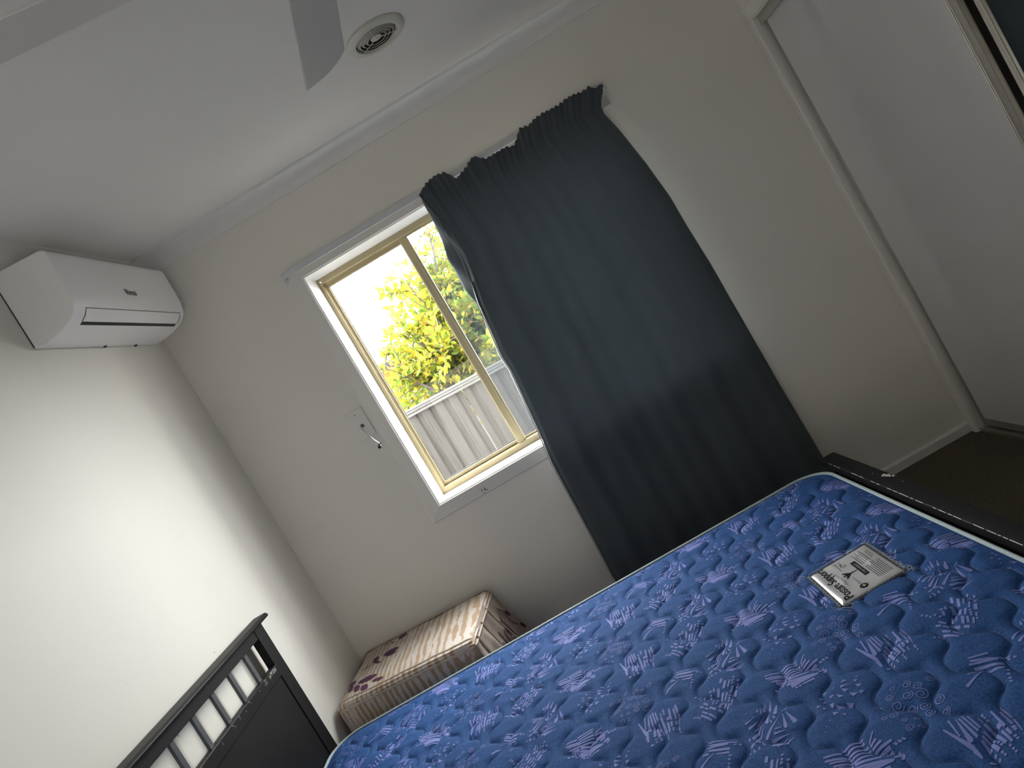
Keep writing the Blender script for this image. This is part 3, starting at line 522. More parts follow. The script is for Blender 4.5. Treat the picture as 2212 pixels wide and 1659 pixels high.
# the 300 nearest that the window shows become objects, the rest one mass
C0 = Vector((1.408, -3.265, 1.425))
def seen(p):
    t = (0.2 - C0.y) / (p.y - C0.y); q = C0 + (p - C0) * t; return .72 < q.x < 1.32 and .98 < q.z < 2.07
leaves.sort(key=lambda l: (not seen(l[0]), l[0].y - l[2] * 8))
for (p, M3, s_, kk) in leaves[:300]:
    o = bpy.data.objects.new('leaf', LMESH[kk][0]); COL.objects.link(o); o.parent = tr
    o.matrix_local = Matrix.Translation(p - tr.location) @ M3.to_4x4() @ Matrix.Scale(s_, 4)
m = MB()
for (p, M3, s_, kk) in leaves[300:]:
    m.add([p + M3 @ (Vector(v) * s_) for v in LMESH[kk][1]], LMESH[kk][2], kk)
o = m.build('foliage', LM, tr); o['kind'] = 'stuff'
PAT = [[15301,-13682,15449,-13674,15597,-13666,15749,-13657,15745,-13703,15593,-13715,15445,-13726,15298,-13737],[15324,-13782,15457,-13769,15591,-13756,15729,-13742,15724,-13801,15587,-13813,15454,-13825,15321,-13837],[15351,-13874,15479,-13880,15607,-13885,15739,-13891,15732,-13949,15601,-13940,15474,-13932,15346,-13924],[15369,-13967,15488,-13975,15607,-13982,15729,-13990,15724,-14034,15602,-14028,15483,-14022,15364,-14016],[15356,-14072,15472,-14074,15588,-14075,15707,-14077,15702,-14130,15583,-14130,15467,-14130,15351,-14129],[15773,-13875,15840,-13803,15908,-13730,15979,-13654,15985,-13690,15915,-13767,15848,-13840,15781,-13914],[15758,-13932,15815,-13904,15872,-13876,15930,-13847,15932,-13900,15873,-13929,15816,-13957,15760,-13984],[15755,-14012,15830,-13990,15905,-13968,15982,-13945,15980,-14002,15903,-14024,15828,-14044,15754,-14065],[15752,-14092,15877,-14078,16002,-14065,16131,-14051,16124,-14117,15996,-14126,15872,-14135,15748,-14144],[15793,-14178,15874,-14169,15955,-14160,16038,-14151,16030,-14238,15947,-14240,15867,-14242,15787,-14243],[15884,-14280,15930,-14270,15976,-14260,16024,-14250,16018,-14332,15971,-14336,15925,-14340,15880,-14345],[15963,-14403,16010,-14385,16057,-14366,16105,-14348,16102,-14444,16054,-14456,16007,-14467,15961,-14478],[16029,-14495,16063,-14472,16096,-14449,16130,-14425,16135,-14497,16101,-14519,16067,-14541,16034,-14562],[15348,-14125,15499,-14167,15650,-14209,15805,-14253,15796,-14308,15640,-14276,15488,-14244,15336,-14212],[15301,-14226,15488,-14293,15674,-14358,15864,-14425,15855,-14476,15664,-14416,15478,-14358,15290,-14299],[15243,-14316,15477,-14362,15710,-14408,15949,-14455,15939,-14519,15700,-14476,15468,-14435,15233,-14393],[15310,-14398,15510,-14427,15709,-14455,15913,-14485,15906,-14540,15699,-14538,15498,-14536,15297,-14533],[15525,-14570,15619,-14577,15713,-14583,15810,-14589,15801,-14652,15706,-14638,15613,-14625,15520,-14612],[14965,-13652,15071,-13680,15176,-13707,15284,-13736,15276,-13795,15169,-13763,15064,-13733,14959,-13702],[14945,-13753,15084,-13806,15222,-13860,15364,-13914,15355,-13967,15213,-13914,15075,-13863,14936,-13811],[14990,-13852,15117,-13895,15243,-13937,15372,-13980,15363,-14033,15235,-13987,15110,-13942,14984,-13897],[15016,-13962,15127,-13991,15238,-14021,15352,-14052,15344,-14109,15230,-14077,15120,-14046,15009,-14015],[15084,-14036,15159,-14066,15234,-14095,15310,-14126,15293,-14224,15217,-14190,15144,-14156,15069,-14123],[15348,-14561,15366,-14615,15406,-14622,15424,-14596,15400,-14559,15369,-14547],[15431,-14571,15448,-14624,15488,-14631,15506,-14606,15483,-14568,15452,-14556],[14959,-14237,14978,-14293,15019,-14301,15037,-14274,15012,-14235,14980,-14222],[15056,-14246,15075,-14302,15116,-14309,15133,-14283,15109,-14244,15077,-14232],[15130,-14268,15148,-14324,15189,-14331,15207,-14304,15183,-14266,15151,-14253],[15110,-14163,15128,-14219,15169,-14227,15187,-14200,15163,-14161,15131,-14148],[15193,-14214,15211,-14270,15252,-14277,15270,-14251,15246,-14212,15214,-14199],[16104,-14172,16119,-14228,16160,-14236,16179,-14209,16157,-14170,16126,-14157],[16187,-14169,16202,-14225,16242,-14233,16262,-14206,16240,-14167,16209,-14154],[16268,-14168,16283,-14224,16324,-14231,16343,-14205,16322,-14166,16290,-14153],[15731,-15088,15775,-15141,15820,-15194,15772,-15194,15724,-15194,15728,-15141],[15600,-15210,15647,-15240,15694,-15271,15649,-15280,15604,-15289,15602,-15250],[15461,-15416,15502,-15446,15543,-15475,15497,-15488,15451,-15501,15456,-15459],[15544,-15560,15574,-15594,15604,-15629,15566,-15638,15527,-15647,15536,-15604],[15637,-15819,15689,-15872,15741,-15925,15682,-15945,15623,-15965,15630,-15892],[15767,-16000,15803,-16036,15839,-16071,15805,-16084,15771,-16097,15769,-16049],[15450,-15770,15486,-15765,15523,-15760,15486,-15781,15448,-15803,15449,-15787],[15919,-15412,15976,-15486,16032,-15559,15980,-15552,15928,-15546,15923,-15479],[15799,-15332,15857,-15363,15914,-15394,15845,-15406,15776,-15417,15788,-15375],[15698,-15509,15745,-15545,15791,-15581,15741,-15625,15692,-15669,15695,-15590],[15776,-15647,15842,-15724,15908,-15800,15837,-15819,15766,-15837,15771,-15743],[15964,-15746,16025,-15805,16086,-15864,16021,-15895,15956,-15927,15960,-15837],[16078,-15339,16134,-15400,16190,-15461,16138,-15474,16086,-15486,16082,-15413],[16144,-15568,16214,-15633,16284,-15698,16221,-15709,16159,-15721,16152,-15645],[16316,-15650,16365,-15684,16413,-15717,16364,-15738,16314,-15759,16315,-15705],[16350,-15427,16411,-15475,16471,-15523,16415,-15538,16359,-15552,16355,-15490],[16394,-15274,16428,-15310,16462,-15346,16419,-15357,16376,-15369,16385,-15322],[16461,-15201,16501,-15224,16541,-15247,16505,-15255,16469,-15263,16465,-15232],[16102,-15240,16190,-15289,16278,-15339,16178,-15332,16078,-15326,16090,-15283],[16138,-15155,16192,-15131,16247,-15106,16265,-15155,16283,-15203,16210,-15179],[15476,-16005,15499,-16019,15521,-16033,15499,-16047,15476,-16062,15476,-16033],[15354,-16128,15376,-16144,15397,-16160,15373,-16163,15349,-16167,15352,-16147],[15261,-16235,15285,-16244,15309,-16254,15287,-16260,15266,-16266,15263,-16250],[15618,-15343,15656,-15368,15693,-15393,15652,-15407,15611,-15420,15615,-15382],[15929,-15185,15977,-15178,16024,-15171,15981,-15197,15938,-15222,15934,-15204],[14630,-17585,14604,-17698,14579,-17809,14558,-17907,14532,-17932,14498,-17905,14496,-17858,14537,-17776,14582,-17679,14627,-17582],[14755,-17703,14723,-17799,14692,-17893,14666,-17975,14640,-17993,14611,-17961,14614,-17917,14657,-17853,14704,-17777,14752,-17700],[14827,-17935,14791,-18029,14755,-18121,14728,-18198,14692,-18219,14654,-18172,14660,-18112,14703,-18056,14755,-17983,14807,-17910],[14574,-18039,14540,-18145,14505,-18251,14478,-18341,14445,-18363,14407,-18320,14411,-18265,14460,-18199,14515,-18117,14572,-18035],[14625,-18213,14633,-18240,14642,-18267,14650,-18281,14639,-18315,14608,-18325,14593,-18298,14599,-18280,14603,-18249,14607,-18219],[14526,-18267,14535,-18301,14544,-18335,14553,-18358,14543,-18389,14513,-18396,14500,-18370,14506,-18344,14511,-18306,14517,-18269],[14757,-18297,14597,-18453,14440,-18605,14290,-18752,14263,-18750,14246,-18702,14259,-18666,14420,-18546,14586,-18420,14755,-18292],[14822,-18297,14801,-18452,14781,-18604,14765,-18738,14736,-18776,14690,-18758,14682,-18705,14724,-18581,14770,-18439,14817,-18295],[14890,-18275,14923,-18417,14956,-18557,14987,-18675,14970,-18738,14912,-18763,14883,-18719,14885,-18587,14885,-18434,14884,-18277],[14814,-18250,14859,-18222,14904,-18194,14946,-18168,14958,-18172,14961,-18199,14952,-18214,14909,-18231,14863,-18250,14817,-18268],[14548,-17965,14449,-18050,14352,-18134,14257,-18216,14245,-18214,14238,-18191,14244,-18174,14344,-18104,14444,-18033,14546,-17960],[14399,-18145,14314,-18211,14231,-18277,14148,-18341,14138,-18339,14132,-18318,14138,-18304,14223,-18249,14309,-18192,14397,-18135],[14366,-18267,14260,-18374,14156,-18479,14059,-18579,14031,-18576,14014,-18525,14028,-18487,14135,-18416,14249,-18338,14364,-18260],[14365,-18384,14264,-18498,14164,-18611,14071,-18717,14046,-18718,14028,-18674,14039,-18640,14143,-18557,14252,-18468,14362,-18378],[14307,-17964,14219,-17998,14130,-18032,14046,-18065,14031,-18055,14028,-18022,14040,-18004,14126,-17989,14216,-17972,14306,-17956],[14308,-18098,14228,-18149,14149,-18199,14075,-18247,14053,-18237,14044,-18189,14060,-18161,14138,-18137,14222,-18111,14306,-18085],[14662,-18698,14612,-18684,14562,-18670,14515,-18658,14506,-18643,14513,-18615,14526,-18608,14570,-18633,14618,-18660,14665,-18686],[14694,-18825,14612,-18805,14529,-18786,14450,-18768,14439,-18748,14445,-18712,14463,-18703,14539,-18739,14618,-18776,14697,-18813],[14730,-18951,14598,-18937,14466,-18923,14339,-18909,14321,-18886,14327,-18838,14350,-18823,14475,-18862,14603,-18902,14731,-18941],[14633,-19039,14523,-19045,14413,-19051,14308,-19058,14290,-19040,14293,-18994,14313,-18977,14417,-18993,14525,-19009,14634,-19024],[14744,-19106,14621,-19115,14499,-19123,14381,-19132,14363,-19115,14365,-19070,14384,-19053,14502,-19065,14623,-19077,14745,-19089],[14171,-18685,14176,-18748,14182,-18811,14188,-18868,14180,-18887,14160,-18889,14151,-18870,14156,-18813,14161,-18749,14166,-18685],[14012,-18721,13978,-18735,13944,-18749,13909,-18764,13898,-18687,13934,-18678,13969,-18668,14004,-18658],[14064,-18830,14062,-18865,14060,-18899,14061,-18924,14044,-18944,14017,-18929,14013,-18898,14025,-18880,14039,-18852,14053,-18824],[13931,-18808,13940,-18845,13950,-18881,13959,-18906,13949,-18937,13919,-18942,13905,-18916,13910,-18888,13915,-18849,13919,-18810],[13847,-18836,13849,-18859,13851,-18882,13854,-18895,13841,-18914,13817,-18904,13811,-18878,13819,-18869,13828,-18850,13838,-18832],[14432,-17756,14424,-17789,14417,-17822,14413,-17846,14394,-17859,14373,-17836,14374,-17804,14387,-17790,14404,-17767,14421,-17744],[14492,-17755,14480,-17822,14468,-17888,14457,-17956,14426,-17943,14442,-17877,14458,-17812,14473,-17746],[13985,-18489,13978,-18512,13972,-18534,13973,-18548,13946,-18552,13925,-18508,13935,-18469,13943,-18475,13959,-18471,13975,-18468],[16919,-17603,16974,-17814,17027,-18019,17077,-18207,17066,-18263,17018,-18305,16990,-18282,16959,-18078,16924,-17858,16888,-17631],[17065,-18274,17055,-18350,17044,-18426,17033,-18503,16989,-18520,16985,-18449,16980,-18379,16976,-18308],[17108,-17469,17090,-17593,17072,-17715,17054,-17839,17014,-17845,17032,-17721,17050,-17600,17068,-17476],[17052,-17841,17049,-17863,17045,-17884,17042,-17906,17009,-17917,17009,-17896,17010,-17875,17010,-17854],[17205,-17523,17185,-17719,17165,-17909,17149,-18077,17118,-18133,17063,-18139,17051,-18087,17095,-17916,17142,-17723,17191,-17525],[17262,-17536,17259,-17718,17256,-17896,17253,-18076,17193,-18102,17203,-17919,17214,-17738,17224,-17552],[17329,-17515,17331,-17668,17333,-17819,17335,-17970,17292,-17993,17292,-17841,17291,-17690,17291,-17536],[17254,-18167,17247,-18255,17241,-18342,17234,-18431,17157,-18449,17173,-18359,17188,-18269,17204,-18179],[17313,-18094,17322,-18228,17331,-18360,17341,-18493,17259,-18537,17263,-18397,17267,-18259,17271,-18117],[17384,-18020,17387,-18116,17390,-18211,17393,-18308,17338,-18336,17341,-18237,17344,-18138,17347,-18039],[17398,-17563,17399,-17685,17400,-17804,17400,-17925,17359,-17946,17360,-17825,17360,-17705,17360,-17584],[17489,-17703,17495,-17747,17501,-17791,17507,-17835,17474,-17859,17472,-17811,17471,-17764,17470,-17716],[17502,-17868,17502,-18066,17501,-18258,17501,-18452,17430,-18487,17436,-18291,17443,-18095,17449,-17895],[17740,-17710,17731,-17846,17721,-17979,17712,-18114,17651,-18136,17669,-17999,17685,-17862,17703,-17724],[17695,-18169,17686,-18229,17677,-18288,17667,-18348,17612,-18362,17620,-18302,17628,-18244,17636,-18185],[17610,-18157,17598,-18270,17587,-18382,17576,-18495,17523,-18513,17535,-18399,17547,-18288,17559,-18174],[17672,-17989,17667,-18020,17661,-18051,17656,-18082,17574,-18098,17579,-18066,17584,-18036,17589,-18005],[17845,-17797,17837,-17916,17830,-18033,17822,-18153,17767,-18175,17779,-18054,17791,-17935,17803,-17814],[17808,-18190,17795,-18237,17782,-18283,17768,-18331,17719,-18339,17724,-18293,17728,-18248,17732,-18203],[17910,-17691,17913,-17793,17916,-17894,17919,-17996,17854,-18032,17860,-17925,17866,-17820,17872,-17713],[17912,-18034,17878,-18157,17845,-18278,17811,-18401,17796,-18402,17818,-18281,17840,-18160,17863,-18038],[17549,-17652,17552,-17696,17589,-17689,17613,-17658,17600,-17631,17573,-17631],[17545,-17721,17548,-17764,17584,-17757,17608,-17727,17596,-17700,17569,-17700],[17544,-17803,17547,-17847,17584,-17839,17607,-17809,17595,-17783,17568,-17783],[17365,-18358,17368,-18399,17404,-18392,17426,-18364,17414,-18339,17388,-18339],[17368,-18438,17371,-18477,17406,-18470,17429,-18443,17417,-18419,17391,-18419],[17447,-18542,17450,-18581,17485,-18574,17508,-18547,17495,-18523,17470,-18523],[17441,-18618,17444,-18657,17478,-18650,17501,-18624,17489,-18600,17463,-18600],[17437,-18688,17440,-18726,17474,-18719,17496,-18693,17484,-18669,17459,-18669],[17280,-18566,17284,-18606,17319,-18599,17341,-18572,17328,-18548,17303,-18548],[17283,-18629,17286,-18668,17321,-18661,17343,-18635,17330,-18611,17305,-18611],[17165,-18536,17169,-18575,17204,-18568,17226,-18541,17213,-18517,17187,-18517],[17166,-18636,17169,-18675,17204,-18668,17226,-18641,17213,-18618,17188,-18618],[17629,-18418,17631,-18458,17666,-18451,17689,-18424,17677,-18400,17652,-18400],[17621,-18486,17623,-18526,17658,-18519,17681,-18492,17669,-18468,17644,-18467],[17757,-18474,17759,-18514,17794,-18507,17817,-18480,17805,-18456,17780,-18455],[17747,-18530,17749,-18569,17784,-18563,17807,-18536,17795,-18512,17770,-18512],[17742,-18620,17744,-18659,17779,-18652,17802,-18625,17790,-18602,17765,-18601],[17022,-18641,17040,-18696,17092,-18704,17118,-18678,17091,-18639,17052,-18626],[19191,-17671,19164,-17718,19137,-17765,19110,-17813,19056,-17770,19084,-17722,19110,-17675,19137,-17628],[19246,-17825,19203,-17904,19160,-17981,19117,-18060,19062,-18023,19107,-17944,19151,-17867,19196,-17790],[19336,-17870,19292,-17941,19250,-18011,19206,-18083,19176,-18058,19219,-17985,19262,-17915,19305,-17843],[19322,-18100,19277,-18169,19232,-18237,19186,-18307,19156,-18276,19202,-18206,19247,-18138,19292,-18069],[19465,-18067,19434,-18116,19403,-18165,19372,-18214,19335,-18179,19368,-18130,19399,-18082,19431,-18033],[19352,-18286,19316,-18349,19280,-18411,19243,-18475,19181,-18430,19220,-18367,19257,-18306,19295,-18244],[19004,-18025,18974,-18083,18945,-18141,18915,-18200,18853,-18164,18884,-18106,18915,-18049,18946,-17992],[19056,-18187,19015,-18248,18974,-18308,18933,-18370,18892,-18324,18933,-18262,18973,-18200,19013,-18138],[19138,-18245,19093,-18312,19049,-18379,19004,-18446,18972,-18414,19016,-18345,19059,-18277,19103,-18209],[18798,-18241,18766,-18303,18734,-18365,18701,-18428,18669,-18409,18703,-18346,18737,-18285,18771,-18224],[18945,-18456,18904,-18518,18863,-18578,18822,-18640,18777,-18597,18817,-18533,18856,-18470,18896,-18407],[18998,-18527,18966,-18582,18935,-18636,18903,-18692,18859,-18660,18892,-18605,18924,-18552,18957,-18498],[19045,-18646,19010,-18696,18976,-18746,18942,-18797,18912,-18766,18947,-18715,18982,-18665,19016,-18615],[19173,-18558,19151,-18593,19129,-18629,19106,-18665,19074,-18638,19097,-18602,19119,-18567,19141,-18531],[18621,-18435,18658,-18489,18695,-18542,18732,-18597,18687,-18657,18651,-18600,18616,-18545,18580,-18489],[18778,-18658,18801,-18692,18824,-18725,18848,-18759,18799,-18822,18777,-18787,18755,-18752,18733,-18718],[18419,-18459,18454,-18510,18488,-18561,18524,-18613,18491,-18657,18456,-18604,18423,-18552,18389,-18500],[18542,-18644,18576,-18714,18610,-18783,18645,-18853,18604,-18901,18570,-18830,18537,-18760,18504,-18690],[18364,-18558,18423,-18662,18481,-18765,18541,-18869,18502,-18916,18445,-18810,18389,-18705,18331,-18599],[18425,-18236,18448,-18264,18471,-18292,18495,-18321,18461,-18372,18437,-18344,18414,-18317,18390,-18290],[18512,-18369,18534,-18406,18555,-18443,18576,-18481,18543,-18522,18523,-18482,18504,-18444,18484,-18405],[18536,-18181,18564,-18229,18592,-18276,18620,-18324,18579,-18377,18552,-18327,18526,-18279,18499,-18230],[18764,-17872,18786,-17878,18808,-17884,18831,-17890,18805,-17953,18782,-17947,18760,-17942,18738,-17936],[18793,-17992,18775,-18037,18758,-18081,18740,-18127,18686,-18119,18703,-18073,18719,-18029,18735,-17984],[18918,-17846,18903,-17892,18887,-17938,18872,-17985,18823,-17977,18842,-17931,18861,-17886,18881,-17841],[19399,-17793,19400,-17840,19440,-17837,19468,-17808,19456,-17778,19426,-17774],[19345,-17899,19345,-17945,19385,-17942,19413,-17914,19401,-17884,19372,-17881],[19307,-17982,19307,-18028,19347,-18024,19374,-17996,19362,-17967,19333,-17964],[19109,-18353,19110,-18397,19149,-18393,19175,-18367,19163,-18339,19135,-18336],[19069,-18444,19070,-18486,19108,-18483,19135,-18457,19122,-18430,19094,-18426],[19028,-18521,19030,-18563,19068,-18560,19094,-18534,19082,-18507,19054,-18504],[19032,-18693,19034,-18735,19071,-18732,19097,-18706,19085,-18680,19057,-18676],[18807,-18312,18809,-18356,18848,-18353,18874,-18326,18861,-18298,18833,-18295],[18757,-18400,18759,-18443,18798,-18440,18824,-18413,18811,-18385,18783,-18382],[19449,-17967,19449,-18013,19489,-18009,19517,-17981,19505,-17952,19476,-17949],[18379,-17774,18382,-17821,18423,-17818,18449,-17789,18435,-17759,18405,-17755],[18434,-17853,18437,-17899,18477,-17896,18503,-17867,18489,-17838,18460,-17834],[18470,-17942,18473,-17988,18513,-17984,18539,-17956,18525,-17927,18496,-17923],[18559,-17964,18562,-18010,18602,-18006,18628,-17978,18614,-17949,18585,-17945],[18603,-18083,18606,-18128,18646,-18125,18671,-18097,18658,-18069,18629,-18065],[18164,-18543,18167,-18585,18206,-18582,18230,-18555,18216,-18529,18188,-18525],[18230,-18579,18233,-18621,18271,-18618,18296,-18592,18282,-18565,18254,-18562],[18270,-18645,18274,-18687,18312,-18684,18336,-18658,18323,-18632,18295,-18628],[18939,-17961,18941,-18007,18981,-18003,19007,-17975,18995,-17946,18966,-17942],[19162,-17110,19163,-17161,19205,-17157,19234,-17126,19221,-17093,19190,-17089],[19198,-17197,19199,-17248,19241,-17244,19269,-17213,19256,-17181,19226,-17177],[13176,-14785,13286,-14830,13395,-14874,13507,-14920,13502,-14971,13391,-14923,13282,-14876,13173,-14829],[13158,-14861,13345,-14978,13529,-15094,13717,-15212,13711,-15249,13523,-15137,13338,-15027,13151,-14915],[13095,-14913,13240,-14981,13384,-15048,13531,-15116,13523,-15181,13378,-15107,13235,-15034,13091,-14960],[13105,-15021,13247,-15104,13387,-15186,13531,-15270,13518,-15351,13376,-15259,13238,-15169,13098,-15078],[13229,-15244,13313,-15284,13396,-15323,13481,-15363,13471,-15433,13388,-15382,13307,-15332,13225,-15282],[12721,-15362,12873,-15304,13025,-15245,13183,-15185,13186,-15204,13032,-15284,12883,-15361,12735,-15437],[12948,-15058,12989,-15071,13030,-15084,13071,-15097,13068,-15156,13027,-15141,12986,-15127,12946,-15113],[13624,-15249,13642,-15294,13676,-15298,13690,-15275,13668,-15245,13640,-15236],[13714,-15309,13732,-15354,13766,-15358,13780,-15335,13758,-15305,13731,-15296],[13434,-15483,13452,-15527,13486,-15530,13500,-15508,13477,-15478,13450,-15470],[13380,-15573,13398,-15616,13432,-15619,13445,-15597,13423,-15568,13396,-15560],[13337,-15666,13355,-15708,13389,-15712,13402,-15690,13380,-15661,13353,-15653],[13301,-15733,13319,-15776,13353,-15779,13366,-15757,13344,-15729,13317,-15721]]
SPI = [[17065,-16178,92],[17191,-16345,97],[16824,-16090,59],[16931,-16436,113],[17134,-16563,130],[16657,-16252,81],[16653,-16525,119],[16810,-16755,103],[17011,-16865,108],[16985,-17069,92],[17475,-16316,86],[17281,-16889,119],[17207,-17194,86],[16492,-16723,97],[16294,-16697,65],[16548,-16983,54],[16539,-17195,86],[16706,-17266,54],[16745,-17055,54],[16362,-16302,65]]
LEAFP = [[2920,-995,2892,-1182,2784,-1281,2629,-1248,2473,-1085,2494,-884,2606,-796,2768,-842],[2637,-944,2670,-1175,2635,-1305,2536,-1278,2403,-1093,2362,-846,2403,-727,2509,-770],[2245,-1173,2223,-1221,2168,-1212,2094,-1143,2025,-1032,2045,-978,2102,-992,2178,-1068],[1891,-913,1844,-925,1757,-895,1659,-829,1581,-747,1627,-732,1716,-766,1815,-835],[2680,-2169,2580,-2357,2360,-2447,2087,-2398,1846,-2217,1937,-2014,2164,-1935,2445,-1998],[2605,-2514,2543,-2646,2391,-2678,2196,-2590,2017,-2402,2074,-2257,2231,-2235,2433,-2336],[1637,-1991,1677,-2243,1643,-2421,1540,-2456,1397,-2328,1349,-2064,1388,-1896,1499,-1873],[1884,-2749,1820,-2779,1691,-2711,1537,-2559,1406,-2367,1469,-2329,1602,-2406,1759,-2567],[2427,-4660,2345,-4725,2179,-4699,1979,-4582,1808,-4407,1887,-4333,2059,-4368,2263,-4494],[1978,-3963,1843,-4098,1568,-4111,1236,-3984,949,-3749,1076,-3598,1362,-3598,1703,-3741],[1645,-4501,1699,-4772,1663,-4941,1541,-4940,1367,-4759,1301,-4472,1344,-4314,1477,-4331],[1134,-4037,1228,-4339,1237,-4559,1151,-4613,991,-4476,885,-4162,883,-3952,980,-3910],[730,-3680,795,-3924,793,-4118,720,-4190,595,-4108,522,-3856,528,-3670,609,-3608],[828,-3379,802,-3519,705,-3603,566,-3595,426,-3494,446,-3346,547,-3269,692,-3285],[1228,-2393,1160,-2436,1044,-2466,918,-2471,822,-2449,889,-2404,1006,-2377,1134,-2373]]

# ================================================================== OBJECTS
# ------------------------------------------------------------------ bed
BX0, BX1, BY0, BY1 = .03, 2.160, -.715, -2.30
bed = thing('bed_frame', 'black-brown wooden bed frame with grey slatted headboard against the wall', 'bed', ((BX0 + BX1) / 2, (BY0 + BY1) / 2, 0))
for (y0, y1) in ((BY0 - .072, BY0), (BY1, BY1 + .072)):
    m = MB(); m.box(.034, .064, y0, y1, 0, .990); m.build('headboard_post', woodm, bed, bevel=.002)
m = MB(); m.prism([(.024, .990), (.024, 1.000), (.028, 1.008), (.078, 1.008), (.086, 1.000), (.084, .992), (.074, .990)], 'y', BY1 - .03, BY0 + .035)
m.build('top_cap', woodm, bed, bevel=.0015)
m = MB(); m.box(.040, .062, BY1 + .072, BY0 - .072, .953, .990); m.build('upper_rail', woodm, bed, bevel=.0015)
y = -.898
while y > BY1 + .1:
    m = MB(); m.box(.043, .053, y - .011, y + .011, .825, .955); m.build('slat', slatm, bed, bevel=.001); y -= .130
m = MB(); m.box(.040, .066, BY1 + .068, BY0 - .068, .800, .845); m.build('middle_rail', woodm, bed, bevel=.003)
m = MB(); m.box(.046, .060, BY1 + .068, BY0 - .068, .34, .802); m.build('headboard_panel', woodm, bed)
m = MB()
rr = random.Random(3)
for k in range(60):
    yy = -.80 - abs(rr.gauss(0, .05)) if k < 36 else rr.uniform(-1.6, -.8); a = rr.uniform(.0006, .0022)
    m.add([(.0665, yy - a, .836 + rr.uniform(-.014, .008)), (.0665, yy + a * 1.4, .838 + rr.uniform(-.014, .008)), (.0665, yy + a * .4, .841 + rr.uniform(-.014, .004))], [(0, 1, 2)])
o = m.build('worn_edge', chipm, bed); o['kind'] = 'stuff'
for y0, y1 in ((BY0 - .045, BY0 - .018), (BY1 + .018, BY1 + .045)):
    m = MB(); m.box(.064, 2.118, y0, y1, .070, .218); m.build('side_rail', woodm, bed, bevel=.002)
m = MB(); m.prism([(2.106, .462), (2.106, .488), (2.109, .490), (2.160, .490), (2.163, .487), (2.163, .462)], 'y', BY1 - .02, BY0 - .002); m.build('footboard_cap', woodm, bed, bevel=.0012)
m = MB(); m.box(2.118, 2.142, BY1 + .03, BY0 - .03, .10, .465); m.build('footboard_panel', woodm, bed)
for (y0, y1) in ((BY0 - .072, BY0 - .004), (BY1, BY1 + .068)):
    m = MB(); m.box(2.112, 2.150, y0, y1, 0, .464); m.build('footboard_post', woodm, bed, bevel=.002)
m = MB()
for (a, b, r) in ((2.146, -1.100, .006), (2.151, -1.115, .006), (2.157, -1.135, .0035), (2.150, -1.128, .0022), (2.135, -1.05, .0014), (2.149, -1.20, .0015)):
    vs = [(a + r * math.cos(t) * 1.2 * (1 + .3 * math.sin(5 * t + a * 40)), b + r * 1.8 * math.sin(t), .4904) for t in [k * math.pi / 4 for k in range(8)]]; m.add(vs, [tuple(range(8))])
m.build('paint_chip', chipm, bed)
m = MB()
yy = -.80
while yy > -2.2:
    L_ = rr.uniform(.01, .05)
    if rr.random() < .75: m.add([(2.1050, yy, .4895), (2.1066, yy, .4903), (2.1066, yy - L_, .4903), (2.1050, yy - L_, .4895)], [(0, 1, 2, 3)])
    yy -= L_ + rr.uniform(.002, .012)
o = m.build('worn_edge', chipm, bed); o['kind'] = 'stuff'
for k in range(12):
    xx = .16 + k * .165; m = MB(); m.box(xx, xx + .07, BY1 + .045, BY0 - .045, .20, .222); m.build('bed_slat', slatm, bed)

# ------------------------------------------------------------------ mattress
MX0, MX1, MY1, MY0 = .072, 2.088, -.722, -2.255      # MY1 = far edge
MZ, PZ = .474, .462
mt = thing('mattress', 'bare blue quilted mattress with lilac abstract print on the bed frame', 'mattress', ((MX0 + MX1) / 2, (MY0 + MY1) / 2, .222))
CRN = .115
def sdf(X, Y):
    cx, cy = (MX0 + MX1) / 2, (MY0 + MY1) / 2; hx, hy = (MX1 - MX0) / 2, (MY1 - MY0) / 2
    qx = np.abs(X - cx) - (hx - CRN); qy = np.abs(Y - cy) - (hy - CRN)
    return -(np.hypot(np.maximum(qx, 0), np.maximum(qy, 0)) + np.minimum(np.maximum(qx, qy), 0) - CRN)
def tri_(u):
    s = np.cos(u); return np.tanh(1.7 * s) / np.tanh(1.7)
def quilt(X, Y):
    d = np.full(X.shape, 9.0); S_ = .0745; P_ = .1605
    k0 = np.floor((X - 1.290) / S_).astype(int)
    for dk in (-1, 0, 1, 2):
        k = k0 + dk
        u = 2 * np.pi * (Y + 1.289 + .0815 * k) / P_
        xl = 1.290 + S_ * k + .0215 * tri_(u)
        dx = -.0215 * (2 * np.pi / P_) * np.sin(u) * 1.7 / np.tanh(1.7) * (1 - np.tanh(1.7 * np.cos(u)) ** 2)
        d = np.minimum(d, np.abs(X - xl) / np.sqrt(1 + dx * dx))
    return d
STEP = .004
gx = np.arange(MX0, MX1 + STEP, STEP); gy = np.arange(MY0, MY1 + STEP, STEP)
GX, GY = np.meshgrid(gx, gy, indexing='ij')
S0 = sdf(GX, GY)
q = quilt(GX, GY)
puff = .0050 * (1 - np.exp(-(q / .0042) ** 1.3)) + .0040 * (1 - np.exp(-(q / .018) ** 2))
edge = np.clip(S0 / .075, 0, 1)
und = .0025 * np.sin(GX * 5.1 + 1) * np.sin(GY * 4.3) + .0016 * np.sin(GX * 13 + GY * 9)
crease = .0012 * np.abs(np.sin((GX * .75 + GY) * 38 + 2.5 * np.sin(GX * 9) + 1.5 * np.sin(GY * 17)))
GZ = PZ + (MZ - PZ - .008) * (1 - (1 - edge) ** 2) + puff * np.clip((S0 - .006) / .045, 0, 1) + (und - crease * .8) * edge
GZ = np.where((GX > 1.741) & (GX < 1.921) & (GY > -1.594) & (GY < -1.378), np.minimum(GZ, .4705), GZ)   # pressed flat under the sewn label
